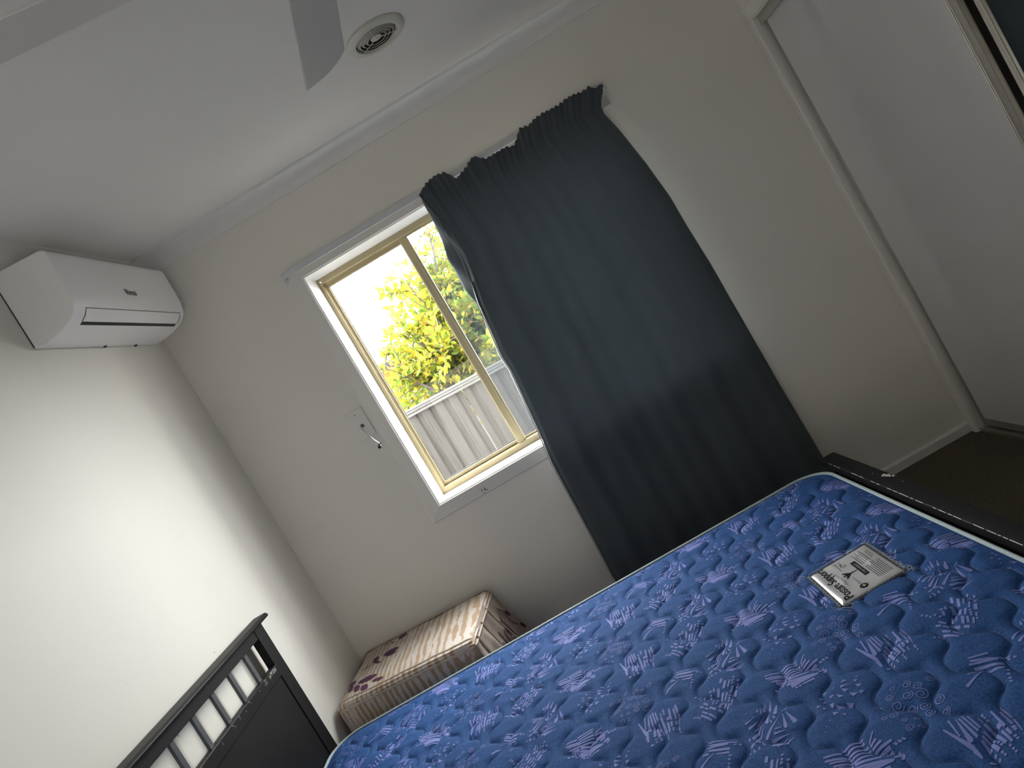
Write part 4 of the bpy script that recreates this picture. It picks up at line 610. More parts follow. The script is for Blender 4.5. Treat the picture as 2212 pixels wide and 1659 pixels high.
# points outside the rounded corners are drawn in to the boundary
cx, cy = (MX0 + MX1) / 2, (MY0 + MY1) / 2; hx, hy = (MX1 - MX0) / 2, (MY1 - MY0) / 2
out = S0 < 0
qx = np.abs(GX - cx) - (hx - CRN); qy = np.abs(GY - cy) - (hy - CRN); L_ = np.hypot(np.maximum(qx, 1e-9), np.maximum(qy, 1e-9))
VX = np.where(out, cx + np.sign(GX - cx) * (hx - CRN + np.maximum(qx, 0) / L_ * CRN), GX)
VY = np.where(out, cy + np.sign(GY - cy) * (hy - CRN + np.maximum(qy, 0) / L_ * CRN), GY)
GZ = np.where(out, PZ, GZ)
nx, ny = GX.shape
co = np.stack([VX, VY, GZ], -1).reshape(-1, 3)
idx = np.arange(nx * ny).reshape(nx, ny)
fa = np.stack([idx[:-1, :-1], idx[1:, :-1], idx[1:, 1:], idx[:-1, 1:]], -1).reshape(-1, 4)
keep = ~(out.reshape(-1)[fa].all(1)); fa = fa[keep]
def hz(X, Y):
    fx = np.clip((X - gx[0]) / STEP, 0, nx - 1.001); fy = np.clip((Y - gy[0]) / STEP, 0, ny - 1.001)
    i = int(fx); j = int(fy); a = fx - i; b = fy - j
    return (GZ[i, j] * (1 - a) + GZ[i + 1, j] * a) * (1 - b) + (GZ[i, j + 1] * (1 - a) + GZ[i + 1, j + 1] * a) * b
def hzm(X, Y):  # highest of the neighbouring cells so that print never sinks in
    return max(hz(X, Y), 0) + .0006
LABEL = (1.735, 1.927, -1.600, -1.372)
def in_label(x, y): return LABEL[0] < x < LABEL[1] and LABEL[2] < y < LABEL[3]
def ok(x, y):
    return MX0 + .012 < x < MX1 - .012 and MY0 + .012 < y < MY1 - .012 and float(sdf(np.array(x), np.array(y))) > .010 and not in_label(x, y)
pv = []; pf = []
def add_print(rows):
    """rows: list of (left, right) world points along a stroke; resampled so that the print follows the relief."""
    pts = [(np.array(a), np.array(b)) for a, b in rows]
    fine = []
    for i in range(len(pts) - 1):
        (a, b), (c_, d_) = pts[i], pts[i + 1]
        n_ = max(1, int(np.ceil(max(np.hypot(*(c_ - a)), np.hypot(*(d_ - b))) / .005)))
        for k in range(n_): fine.append((a + (c_ - a) * k / n_, b + (d_ - b) * k / n_))
    fine.append(pts[-1])
    wd = max(np.hypot(*(b - a)) for a, b in fine); nc = max(1, int(np.ceil(wd / .0055)))
    for i in range(len(fine) - 1):
        (a, b), (c_, d_) = fine[i], fine[i + 1]
        m_ = (a + b + c_ + d_) / 4
        if not ok(m_[0], m_[1]): continue
        o = len(pv)
        for (u, v_) in ((a, b), (c_, d_)):
            for k in range(nc + 1):
                P_ = u + (v_ - u) * k / nc; pv.append((P_[0], P_[1], hzm(P_[0], P_[1])))
        for k in range(nc): pf.append((o + k, o + k + 1, o + nc + 2 + k, o + nc + 1 + k))
PX, PY, PSH = .507, .3165, .158
for ia in range(-4, 3):
    for ib in range(-5, 7):
        ox, oy = ia * PX, ia * PSH + ib * PY
        cxx, cyy = 1.62 + ox, -1.55 + oy
        if cxx < MX0 - .45 or cxx > MX1 + .45 or cyy < MY0 - .45 or cyy > MY1 + .45: continue
        for poly in PAT:
            pts = [(poly[i] / 1e4 + ox, poly[i + 1] / 1e4 + oy) for i in range(0, len(poly), 2)]
            n_ = len(pts)
            if pts[0][0] < MX0 - .05 or pts[0][0] > MX1 + .05 or pts[0][1] < MY0 - .05 or pts[0][1] > MY1 + .05: continue
            if n_ in (8, 10):
                add_print([(pts[i], pts[n_ - 1 - i]) for i in range(n_ // 2)])
            else:  # six points round a blob or triangle
                add_print([(pts[0], pts[0]), (pts[1], pts[5]), (pts[2], pts[4]), (pts[3], pts[3])])
        for (sx, sy, sr) in SPI:
            sx = sx / 1e4 + ox; sy = sy / 1e4 + oy; sr = sr / 1e4
            if sx < MX0 or sx > MX1 or sy < MY0 or sy > MY1: continue
            rows = []; turns = 1.55 if sr > .007 else 1.25; ph = (sx * 37 + sy * 11) % 6.28
            N_ = int(26 if sr > .007 else 16)
            for k in range(N_ + 1):
                t = k / N_; a = ph + t * turns * 2 * math.pi; r = sr * (.16 + .84 * t ** .8); hw = .00085
                rows.append(((sx + (r - hw) * math.cos(a), sy + (r - hw) * math.sin(a)), (sx + (r + hw) * math.cos(a), sy + (r + hw) * math.sin(a))))
            add_print(rows)
me = bpy.data.meshes.new('quilted_top')
nv0 = len(co); allv = np.concatenate([co, np.array(pv)]); nf0 = len(fa); pfa = np.array(pf) + nv0
allf = np.concatenate([fa, pfa])
me.vertices.add(len(allv)); me.vertices.foreach_set('co', allv.astype(np.float32).ravel())
me.loops.add(allf.size); me.loops.foreach_set('vertex_index', allf.astype(np.int32).ravel())
me.polygons.add(len(allf)); me.polygons.foreach_set('loop_start', np.arange(0, allf.size, 4, dtype=np.int32)); me.polygons.foreach_set('loop_total', np.full(len(allf), 4, np.int32))
me.polygons.foreach_set('use_smooth', np.ones(len(allf), bool))
me.materials.append(bluem); me.materials.append(printm)
me.polygons.foreach_set('material_index', np.concatenate([np.zeros(nf0, np.int32), np.ones(len(pfa), np.int32)]))
me.update(); me.validate()
o = bpy.data.objects.new('quilted_top', me); COL.objects.link(o); attach(o, mt)
# flip if needed is not required: print faces share orientation test below
def rr_path(inset, z, n=10):
    pts = []
    for (sx, sy, a0) in ((1, 1, 0), (-1, 1, 90), (-1, -1, 180), (1, -1, 270)):
        for k in range(n + 1):
            a = math.radians(a0 + 90 * k / n)
            pts.append((cx + sx * (hx - CRN) + (CRN - inset) * math.cos(a), cy + sy * (hy - CRN) + (CRN - inset) * math.sin(a), z))
    return pts
for zz in (PZ + .002, .232):
    m = MB(); m.tube(rr_path(-.001, zz, 14), .0058, 8, closed=True); m.build('piping', pipm, mt, smooth=True)
m = MB(); lv = [.230, .26, .30, .345, .39, .43, PZ]; bul = [0, .004, .007, .008, .007, .004, 0]
vs = []; n_ = len(rr_path(0, 0))
for z_, b_ in zip(lv, bul): vs += rr_path(-b_, z_)
fs = [(i * n_ + k, i * n_ + (k + 1) % n_, (i + 1) * n_ + (k + 1) % n_, (i + 1) * n_ + k) for i in range(len(lv) - 1) for k in range(n_)]
fs.append(tuple(range(n_))[::-1]); m.add(vs, fs); m.build('side_border', sidem, mt, smooth=True)

# quilting stitches: fine pale thread along every seam in view
m = MB()
for k in range(-17, 12):
    yv = MY0 + .03; pts = []
    while yv < MY1 - .02:
        u = 2 * math.pi * (yv + 1.289 + .0815 * k) / .1605
        xv = 1.290 + .0745 * k + .0215 * math.tanh(1.7 * math.cos(u)) / math.tanh(1.7)
        if ok(xv, yv): pts.append((xv, yv, hz(xv, yv) + .0007))
        elif len(pts) > 3: m.tube(pts, .0004, 3, cap=False); pts = []
        else: pts = []
        yv += .004
    if len(pts) > 3: m.tube(pts, .0004, 3, cap=False)
o = m.build('quilting_thread', mat('blue_thread', (0.16, .22, .38), .7, var=.3, vscale=200), mt); o['kind'] = 'stuff'

# ---- sewn-on label
lx0, lx1, ly0, ly1 = 1.747, 1.915, -1.586, -1.384
LC = ((lx0 + lx1) / 2, (ly0 + ly1) / 2)
def skew(x, y):   # the label sits slightly askew
    dx, dy = x - LC[0], y - LC[1]; a = math.radians(2.6); return LC[0] + dx * math.cos(a) - dy * math.sin(a) * .0 + dy * .02, LC[1] + dy * math.cos(a) + dx * .05
def lz(x, y):
    u = (x - lx0) / (lx1 - lx0); v = (y - ly0) / (ly1 - ly0)
    b = min(1, min(u, 1 - u, v, 1 - v) / .10); b = max(b, 0)
    z = .4728 + .0050 * b ** .6
    z += b * (.0042 * math.exp(-((u - .30 - .35 * (v - .5)) / .07) ** 2 - ((v - .35) / .22) ** 2) + .0045 * math.exp(-((u - .34 + .5 * (v - .9)) / .06) ** 2 - ((v - .92) / .16) ** 2)
              + .0048 * math.exp(-((u - .80) / .05) ** 2 - ((v - .62) / .24) ** 2) - .003 * math.exp(-((u - .18) / .12) ** 2 - ((v - .55) / .3) ** 2)
              + .0030 * math.exp(-((u - .06) / .03) ** 2) - .002 * math.exp(-((u - .55) / .10) ** 2 - ((v - .15) / .15) ** 2))
    return z
def labmap(u, v, dz=.0):   # u to the reader's right (+Y), v up (-X)
    y = ly0 + u; x = lx1 - v; X, Y = skew(x, y); return (X, Y, lz(x, y) + dz)
N_, Mn = 48, 56; m = MB(); vs = []; fs = []
for i in range(N_ + 1):
    for j in range(Mn + 1): vs.append(labmap((ly1 - ly0) * j / Mn, (lx1 - lx0) * i / N_))
for i in range(N_):
    for j in range(Mn): a = i * (Mn + 1) + j; fs.append((a, a + 1, a + Mn + 2, a + Mn + 1))
m.add(vs, fs); lab = m.build('label', labm, mt, smooth=True); lab['label'] = 'silver vinyl label with black lettering'
# border and overlock stitching
Wl, Hl = ly1 - ly0, lx1 - lx0; bw = .011
for (a, b, c_, d_) in ((-bw, Wl + bw, -bw, .001), (-bw, Wl + bw, Hl - .001, Hl + bw), (-bw, .001, -bw, Hl + bw), (Wl - .001, Wl + bw, -bw, Hl + bw)):
    m = MB(); vs = []; fs = []; n1 = max(2, int((b - a) / .006)); n2 = max(2, int((d_ - c_) / .006))
    for i in range(n1 + 1):
        for j in range(n2 + 1):
            u = a + (b - a) * i / n1; v = c_ + (d_ - c_) * j / n2; X, Y, Z = labmap(u, v)
            e = max(-u, u - Wl, -v, v - Hl, 0) / bw; vs.append((X, Y, .4742 - .0035 * e))
    for i in range(n1):
        for j in range(n2): q_ = i * (n2 + 1) + j; fs.append((q_, q_ + 1, q_ + n2 + 2, q_ + n2 + 1))
    m.add(vs, fs); m.build('label_border', bstm, mt, smooth=True)
m = MB()
def zig(u0, v0, u1, v1, nu, nv, amp):
    L = math.hypot(u1 - u0, v1 - v0); n = int(L / .0028); pts = []
    for i in range(n + 1):
        t = i / n; s = 1 if i % 2 else -.75; u = u0 + (u1 - u0) * t + nu * amp * s; v = v0 + (v1 - v0) * t + nv * amp * s
        X, Y, Z = labmap(u, v); pts.append((X, Y, .4760 + .0006 * (i % 3) - .0006 * max(s, 0)))
    m.tube(pts, .00048, 4, cap=False)
zig(0, -.006, Wl, -.006, 0, 1, .0048); zig(0, Hl + .006, Wl, Hl + .006, 0, -1, .0048); zig(-.006, 0, -.006, Hl, 1, 0, .0048); zig(Wl + .006, 0, Wl + .006, Hl, -1, 0, .0048)
rt = random.Random(5)
for (u, v, n) in ((Wl * .1, -bw, 5), (Wl * .42, -bw, 4), (-bw, Hl * .95, 4), (Wl + bw, Hl * .3, 3), (-bw, Hl + bw, 4), (Wl + bw, Hl + .02, 5), (0, -bw, 4)):
    for k in range(n):
        X, Y, Z = labmap(u + rt.uniform(-.012, .012), v + rt.uniform(-.006, .006)); p_ = Vector((X, Y, .477)); pts = [p_]; d = Vector((rt.uniform(-1, 1), rt.uniform(-1, 1), 0)).normalized()
        for s in range(6):
            d.rotate(Matrix.Rotation(rt.uniform(-1.1, 1.1), 3, 'Z')); p_ = p_ + d * .0055; z_ = hz(p_.x, p_.y) + .0015 + .002 * rt.random(); pts.append(Vector((p_.x, p_.y, max(z_, .4755 if s < 2 else z_))))
        m.tube(cr(pts, 3), .00034, 4, cap=False)
o = m.build('stitching', stm, mt); o['label'] = 'pale overlock thread with loose ends'
# print on the label
pm = MB()
def lp(poly, dz=.0005, mb=None):
    (mb or pm).add([labmap(a, b, dz) for a, b in poly], [tuple(range(len(poly)))])
def lrect(u0, v0, u1, v1, dz=.0005, mb=None):
    n = max(1, int((u1 - u0) / .006)); k = max(1, int((v1 - v0) / .006))
    for i in range(n):
        for j in range(k):
            a, b = u0 + (u1 - u0) * i / n, u0 + (u1 - u0) * (i + 1) / n; c_, d_ = v0 + (v1 - v0) * j / k, v0 + (v1 - v0) * (j + 1) / k
            lp([(a, c_), (b, c_), (b, d_), (a, d_)], dz, mb)
text_mesh('Posture Support', .0330, lambda a, b: labmap(.007 + a, Hl - .037 + b, .0007), 'lettering', inkm, lab, width=Wl - .012, offset=.0004)
text_mesh('Chiropractic Mattress', .0085, lambda a, b: labmap(.060 + a, Hl - .050 + b, .0007), 'small_lettering', greym, lab, squeeze=1.05, shear=.2)
# emblem: tower between spread wings
ec, ev = Wl * .505, Hl - .062
for (poly) in ([(ec - .0045, ev), (ec + .0045, ev), (ec + .0032, ev - .012), (ec + .0020, ev - .022), (ec + .0004, ev - .040), (ec - .0004, ev - .040), (ec - .0020, ev - .022), (ec - .0032, ev - .012)],
               [(ec - .004, ev - .004), (ec - .013, ev + .003), (ec - .017, ev + .002), (ec - .015, ev - .002), (ec - .010, ev - .008), (ec - .003, ev - .014)],
               [(ec + .004, ev - .004), (ec + .013, ev + .003), (ec + .017, ev + .002), (ec + .015, ev - .002), (ec + .010, ev - .008), (ec + .003, ev - .014)],
               [(ec - .003, ev + .001), (ec + .003, ev + .001), (ec + .002, ev + .006), (ec - .002, ev + .006)]):
    lp(poly)
lrect(Wl * .30, .058, Wl * .72, .0715)
# round badge with cross
bx_, by_ = .024, .094
lp([(bx_ + .0105 * math.cos(t), by_ + .0105 * math.sin(t)) for t in [k * math.pi / 12 for k in range(24)]], .0005)
# text lines
for k in range(8):
    lrect(.020 + .004 * (k == 0), .050 - k * .0052, .098 - .012 * (k % 3 == 2), .0515 - k * .0052, .0004)
for k in range(5):
    lrect(.108, .051 - k * .0052, .176 - .015 * (k % 2), .0525 - k * .0052, .0004)
lrect(.118, .018, .160, .0195, .0004); lrect(.125, .012, .165, .0135, .0004)
pts = cr([(Wl * .80, .098, 0), (Wl * .77, .088, 0), (Wl * .74, .082, 0), (Wl * .71, .086, 0), (Wl * .73, .095, 0), (Wl * .77, .094, 0), (Wl * .82, .090, 0), (Wl * .90, .089, 0)], 4)
for i in range(len(pts) - 1):
    a, b = pts[i], pts[i + 1]; t = (b - a).normalized(); n = Vector((-t.y, t.x, 0)) * .0006; lp([(a.x - n.x, a.y - n.y), (b.x - n.x, b.y - n.y), (b.x + n.x, b.y + n.y), (a.x + n.x, a.y + n.y)])
o = pm.build('printed_marks', inkm, lab); o['kind'] = 'stuff'
wm = MB()
for (a, b, c_, d_) in ((-.0055, -.0016, .0055, .0016), (-.0016, -.0055, .0016, .0055)): lp([(bx_ + a, by_ + b), (bx_ + c_, by_ + b), (bx_ + c_, by_ + d_), (bx_ + a, by_ + d_)], .0009, wm)
wm.build('printed_cross', labm, lab)
text_mesh('7 YEAR WARRANTY', .0088, lambda a, b: labmap(Wl * .33 + a, .0615 + b, .0010), 'bar_lettering', labm, lab, squeeze=.86)
text_mesh('Spinal Guard', .0088, lambda a, b: labmap(.038 + a, .094 + b, .0007), 'small_lettering', greym, lab, squeeze=.95)
text_mesh('Posturemaster', .0078, lambda a, b: labmap(Wl * .66 + a, .1005 + b, .0007), 'small_lettering', greym, lab, squeeze=.95, shear=.2)

# ------------------------------------------------------------------ covered box / ottoman between bed and window
ot = thing('covered_ottoman', 'low square ottoman in cream and tan striped cover with purple leaf print', 'ottoman', (.38, -.33, 0))
TOP = {(0, 0): (.022, -.505), (1, 0): (.668, -.610), (1, 1): (.716, -.100), (0, 1): (.045, -.018)}
BOT = {(0, 0): (.020, -.515), (1, 0): (.790, -.640), (1, 1): (.860, -.060), (0, 1): (.030, -.016)}
Ht = .502
def obox(a, b, c_):
    """a,b,c in [0,1]; rounded, with soft wrinkles"""
    def bl(T): return [sum(T[(i, j)][k] * (a if i else 1 - a) * (b if j else 1 - b) for i in (0, 1) for j in (0, 1)) for k in (0, 1)]
    t, bo = bl(TOP), bl(BOT); e = (1 - c_) ** 1.3
    x = t[0] * (1 - e) + bo[0] * e; y = t[1] * (1 - e) + bo[1] * e; z = Ht * c_
    return Vector((x, y, z))
def osurf(face, s, t):
    r = .030
    if face == 'top': a, b, c_ = s, t, 1
    elif face == 'near': a, b, c_ = s, 0, t
    elif face == 'right': a, b, c_ = 1, s, t
    elif face == 'far': a, b, c_ = s, 1, t
    else: a, b, c_ = 0, s, t
    p = obox(a, b, c_)
    # round: pull corners in
    q = [min(a, 1 - a) * .66, min(b, 1 - b) * .5, (1 - c_) * .5]
    cen = obox(.5, .5, c_)
    ex = max(0, 1 - q[0] / r) if face in ('top', 'near', 'far') else 1
    ey = max(0, 1 - q[1] / r) if face in ('top', 'right', 'left') else 1
    ez = max(0, 1 - q[2] / r) if face != 'top' else 1
    drop = 0
    if face == 'top': drop = .010 * (max(ex, ey) ** 2) + .004 * min(ex, ey)
    else:
        hv = ex if face in ('near', 'far') else ey
        n_ = (p - cen); n_.z = 0; n_.normalize(); p = p - n_ * (.010 * ez ** 2 + .008 * hv ** 2)
        p.z -= .0
    p.z -= drop
    w_ = noise.noise(p * 9) * .0035 + noise.noise(p * 30) * .0014
    if face == 'top': p.z += w_ - .010 * (a * 0) + .006 * math.sin(math.pi * a) * math.sin(math.pi * b)
    else:
        n_ = (p - cen); n_.z = 0; n_.normalize(); fl = 0
        if face == 'right': fl = .016 * math.sin(b * 21 + 2 * c_) * (1 - c_) ** .6 + .006 * math.sin(b * 47)* (1 - c_) ** .6
        if face == 'near': fl = .004 * math.sin(a * 17) * (1 - c_)
        p = p + n_ * (w_ + fl) * min(1, (1 - c_) * 8 + .0)
        if b == 1 or face == 'far': p.y = min(p.y, -.012)
        p.x = max(p.x, .006)
    return p
m = MB(); NN = 40
for face in ('top', 'near', 'right', 'far', 'left'):
    vs = [osurf(face, i / NN, j / NN) for i in range(NN + 1) for j in range(NN + 1)]
    fs = [(i * (NN + 1) + j, (i + 1) * (NN + 1) + j, (i + 1) * (NN + 1) + j + 1, i * (NN + 1) + j + 1) for i in range(NN) for j in range(NN)]
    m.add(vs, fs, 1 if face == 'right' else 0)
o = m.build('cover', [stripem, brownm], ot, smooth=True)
bm = bmesh.new(); bm.from_mesh(o.data); bmesh.ops.remove_doubles(bm, verts=bm.verts, dist=.0035); bmesh.ops.recalc_face_normals(bm, faces=bm.faces); bm.to_mesh(o.data); bm.free()
o.data.polygons.foreach_set('use_smooth', [True] * len(o.data.polygons)); o.data.update()
def ptop(x, y):
    best = None; a, b = .5, .5
    for _ in range(14):
        p = osurf('top', a, b); ex, ey = x - p.x, y - p.y
        a += ex / .66; b += ey / .50 + ex / .66 * .10; a = min(max(a, 0), 1); b = min(max(b, 0), 1)
    return osurf('top', a, b)
for poly in LEAFP:
    m = MB()
    pts = [(poly[i] / 1e4, poly[i + 1] / 1e4) for i in range(0, len(poly), 2)]
    n_ = len(pts); rows = [(pts[0], pts[0])] + [(pts[i], pts[n_ - i]) for i in (1, 2, 3)] + [(pts[4], pts[4])]
    for i in range(4):
        for sub in range(2):
            t0, t1_ = sub / 2, (sub + 1) / 2; L4 = []
            for t in (t0, t1_):
                for s_ in (0, 1):
                    A = rows[i][s_]; B = rows[i + 1][s_]; L4.append(((A[0] + (B[0] - A[0]) * t), (A[1] + (B[1] - A[1]) * t)))
            vs = []
            for (X, Y) in (L4[0], L4[1], L4[3], L4[2]):
                if X < .03: X = .03
                p = ptop(X, Y); vs.append((X, Y, p.z + .0018))
            m.add(vs, [(0, 1, 2, 3)])
    m.build('printed_leaf', purm, ot)
# near top piping and far seams
m = MB(); m.tube([osurf('top', .02 + .96 * k / 40, .065) + Vector((0, 0, .001)) for k in range(41)], .004, 6)
m.build('piping', creamclothm, ot, smooth=True)
m = MB(); m.tube([osurf('near', .01 + .98 * k / 40, .955) for k in range(41)], .005, 6); m.tube([osurf('right', .01 + .98 * k / 40, .955) for k in range(41)], .004, 6)
m.build('piping', creamclothm, ot, smooth=True)
for b_ in (.12, .36, .62):
    m = MB(); m.tube([osurf('right', b_ + .06 * (1 - t / 30) * math.sin(t * .1), .2 + .78 * t / 30) + Vector((.003, 0, 0)) for t in range(31)], .0045, 6); m.build('pleat_ridge', creamclothm, ot, smooth=True)
# loops of script-like print on the right side
m = MB()
def loopline(pts):
    P3 = [osurf('right', s, t) + Vector((.0035, 0, 0)) for s, t in pts]; m.tube(P3, .0022, 4)
def ell(cs, ct, rs, rt_, n=18, a0=0, a1=6.0): return [(cs + rs * math.cos(a0 + (a1 - a0) * k / n), ct + rt_ * math.sin(a0 + (a1 - a0) * k / n)) for k in range(n + 1)]
loopline(ell(.30, .63, .050, .085)); loopline(ell(.31, .63, .025, .060)); loopline(ell(.44, .66, .030, .10, a0=2.5, a1=6.6)); loopline([(.50, .78), (.49, .60), (.46, .56)])
loopline(ell(.58, .66, .045, .10)); loopline(ell(.585, .665, .020, .070)); loopline([(.67, .80), (.66, .60), (.69, .56), (.73, .62), (.72, .78)]); loopline(ell(.74, .72, .035, .08, a0=1, a1=5.2))
loopline([(.80, .86), (.84, .80), (.82, .70), (.86, .62)])
m.build('loop_print', plumm, ot)
m = MB()
for (s, t) in ((.86, .78), (.90, .60), (.93, .46)):
    m.tube([osurf('right', s, t) + Vector((.004, 0, 0)), osurf('right', s + .01, t - .05) + Vector((.004, 0, 0))], .006, 6)
m.build('dark_print', purm, ot)

# ------------------------------------------------------------------ air conditioner
ac = thing('split_air_conditioner', 'white split-system air conditioner high on the left wall near the corner', 'air conditioner', (0.1, -.50, 2.32))
pr_ = [(.001, 2.186), (.019, 2.180), (.060, 2.184), (.100, 2.190), (.125, 2.196), (.150, 2.206), (.170, 2.218), (.185, 2.234), (.194, 2.252), (.200, 2.280), (.203, 2.330), (.204, 2.425), (.202, 2.440), (.194, 2.448), (.180, 2.452), (.001, 2.463)]
m = MB(); m.prism(pr_, 'y', -.893, -.108); m.build('body', acm, ac, bevel=.004, bseg=3, angle=50)
m = MB(); m.prism([(.0005, 2.19), (.003, 2.19), (.003, 2.455), (.0005, 2.455)], 'y', -.8942, -.1068); m.build('back_plate', acdk, ac)
# louver: curved flap
lo = [(.1878, 2.2355), (.1720, 2.2172), (.1515, 2.2048), (.1500, 2.2062), (.1700, 2.2190), (.1850, 2.2360)]
m = MB(); m.prism(lo, 'y', -.822, -.150); m.build('louver', acm, ac, smooth=True)
m = MB(); m.prism([(.1895, 2.2385), (.1880, 2.2360), (.186, 2.237), (.188, 2.2395)], 'y', -.826, -.146); m.build('panel_seam', seamm, ac)
for ye in (-.826, -.147):
    m = MB(); m.prism([(.1885, 2.2370), (.1726, 2.2164), (.1518, 2.2040), (.151, 2.206), (.170, 2.219), (.186, 2.238)], 'y', ye, ye + .0022); m.build('panel_seam', seamm, ac)
m = MB(); m.prism([(.1500, 2.2052), (.1370, 2.1998), (.136, 2.202), (.149, 2.207)], 'y', -.822, -.150); m.build('slot_shade', acdk, ac)  # solid dark strip painting the shade inside the outlet gap
for ye in (-.52, -.30):
    m = MB(); m.prism([(.010, 2.181), (.024, 2.182), (.018, 2.176), (.012, 2.176)], 'y', ye, ye + .011); m.build('clip', acdk, ac)
text_mesh('Rinnai', .034, lambda a, b: (.2052, -.535 + a, 2.297 + b), 'lettering', inkm, ac, width=.074, offset=.0006)

# ------------------------------------------------------------------ ceiling vent
ve = thing('ceiling_vent', 'round cream ceiling air vent with concentric rings beside the fan', 'vent', (1.498, -.717, H))
VC = (1.498, -.717)
def lathe(m, prof_, n=64):
    k = len(prof_); vs = [(VC[0] + r * math.cos(2 * math.pi * i / n), VC[1] + r * math.sin(2 * math.pi * i / n), z) for i in range(n) for (r, z) in prof_]
    m.add(vs, [(i * k + j, ((i + 1) % n) * k + j, ((i + 1) % n) * k + (j + 1) % k, i * k + (j + 1) % k) for i in range(n) for j in range(k)])
m = MB(); lathe(m, [(.114, H - .001), (.113, H - .006), (.108, H - .009), (.086, H - .0140), (.081, H - .0130), (.079, H - .001)]); m.build('flange', ventm, ve, smooth=True)
m = MB(); lathe(m, [(.0795, H - .001), (.0790, H - .003), (.001, H - .003), (.001, H - .001)]); m.build('duct', mat('vent_dark', (.07, .066, .058), .8, var=.2), ve)
vconem = mat('vent_cone', (.30, .295, .27), .6, var=.05)
for r in (.0645, .050, .035):
    m = MB(); lathe(m, [(r, H - .0115), (r + .0010, H - .0115), (r + .0100, H - .0045), (r + .0090, H - .0045)]); m.build('cone', vconem, ve, smooth=True)
    m = MB(); m.tube([(VC[0] + r * math.cos(2 * math.pi * i / 56), VC[1] + r * math.sin(2 * math.pi * i / 56), H - .0122) for i in range(56)], .0011, 6, closed=True); m.build('ring', ventm, ve, smooth=True)
m = MB(); lathe(m, [(.001, H - .0165), (.006, H - .0162), (.0072, H - .0140), (.0078, H - .0125), (.020, H - .0095), (.021, H - .0080), (.001, H - .006)]); m.build('centre_boss', ventm, ve, smooth=True)
for k in range(3):
    a = math.radians(20 + 120 * k); m = MB(); m.tube([(VC[0] + r * math.cos(a), VC[1] + r * math.sin(a), H - .010) for r in (.016, .05, .080)], .0016, 6); m.build('spoke', ventm, ve)

# ------------------------------------------------------------------ ceiling fan
FC = (1.450, -1.970); FZ = 2.25
fa_ = thing('ceiling_fan', 'pale grey four-bladed ceiling fan hanging near the vent', 'ceiling fan', (FC[0], FC[1], H))
for k in range(4):
    ang = math.radians(102.2 + 88.9 * k if k < 2 else 102.2 + 88.9 + 90 * (k - 1)); ca, sa = math.cos(ang), math.sin(ang)
    ol = [(.12, -.040), (.20, -.052), (.62, -.064), (.635, -.060), (.652, -.030), (.660, .005), (.655, .035), (.642, .064), (.20, .054), (.12, .042)]
    ol = [(.12, .040), (.20, .052), (.572, .0635), (.603, .045), (.630, .012), (.646, -.028), (.650, -.0635), (.20, -.054), (.12, -.042)]
    n_ = len(ol); vs = []
    for dz in (0.0, .006):
        for (r, t) in ol:
            pitch = .17 * (1 - r * .35); z = FZ + dz + t * pitch
            vs.append((FC[0] + r * ca - t * sa * -1, FC[1] + r * sa + t * ca * -1, z))
    fs = [tuple(range(n_))[::-1], tuple(range(n_, 2 * n_))] + [(i, (i + 1) % n_, n_ + (i + 1) % n_, n_ + i) for i in range(n_)]
    m = MB(); m.add(vs, fs); m.build('blade', fanm, fa_, bevel=.0012)
def lathe2(prof_, n=40):
    m = MB(); k = len(prof_); vs = [(FC[0] + r * math.cos(2 * math.pi * i / n), FC[1] + r * math.sin(2 * math.pi * i / n), z) for i in range(n) for (r, z) in prof_]
    m.add(vs, [(i * k + j, ((i + 1) % n) * k + j, ((i + 1) % n) * k + (j + 1) % k, i * k + (j + 1) % k) for i in range(n) for j in range(k)]); return m
lathe2([(.001, 2.19), (.07, 2.195), (.12, 2.215), (.135, 2.25), (.13, 2.30), (.08, 2.335), (.001, 2.34)]).build('motor_housing', fanm, fa_, smooth=True)
lathe2([(.001, 2.33), (.014, 2.33), (.014, 2.53), (.001, 2.53)]).build('downrod', fanm, fa_, smooth=True)
lathe2([(.001, 2.50), (.03, 2.50), (.06, 2.53), (.065, H), (.001, H)]).build('canopy', fanm, fa_, smooth=True)

# ------------------------------------------------------------------ wall plate with rod
wp = thing('wall_plate', 'blank white wall plate with chrome rod left of the window', 'wall plate', (.574, 0, 1.427))
m = MB(); m.box(.530, .618, -.007, -.0005, 1.357, 1.498); m.build('plate', trimm, wp, bevel=.002)
m = MB(); m.tube([(.574, -.0066, 1.475), (.574, -.0085, 1.475)], .0026, 12); m.build('screw', slatm, wp)
m = MB(); m.tube([(.580, -.0060, 1.417), (.580, -.014, 1.417)], .0085, 18); m.tube([(.580, -.012, 1.417), (.580, -.026, 1.417)], .0045, 14); m.build('socket_stub', slatm, wp, smooth=True)
m = MB(); m.tube([(.574, -.026, 1.419), (.6125, -.092, 1.335), (.627, -.100, 1.311)], .0040, 12); m.build('rod', chrome, wp, smooth=True)
m = MB(); m.tube([(.6330, -.097, 1.313), (.622, -.104, 1.306)], .0030, 10); m.tube([(.622, -.092, 1.300), (.621, -.104, 1.297)], .0078, 18); m.build('rod_tip', blackm, wp, smooth=True)

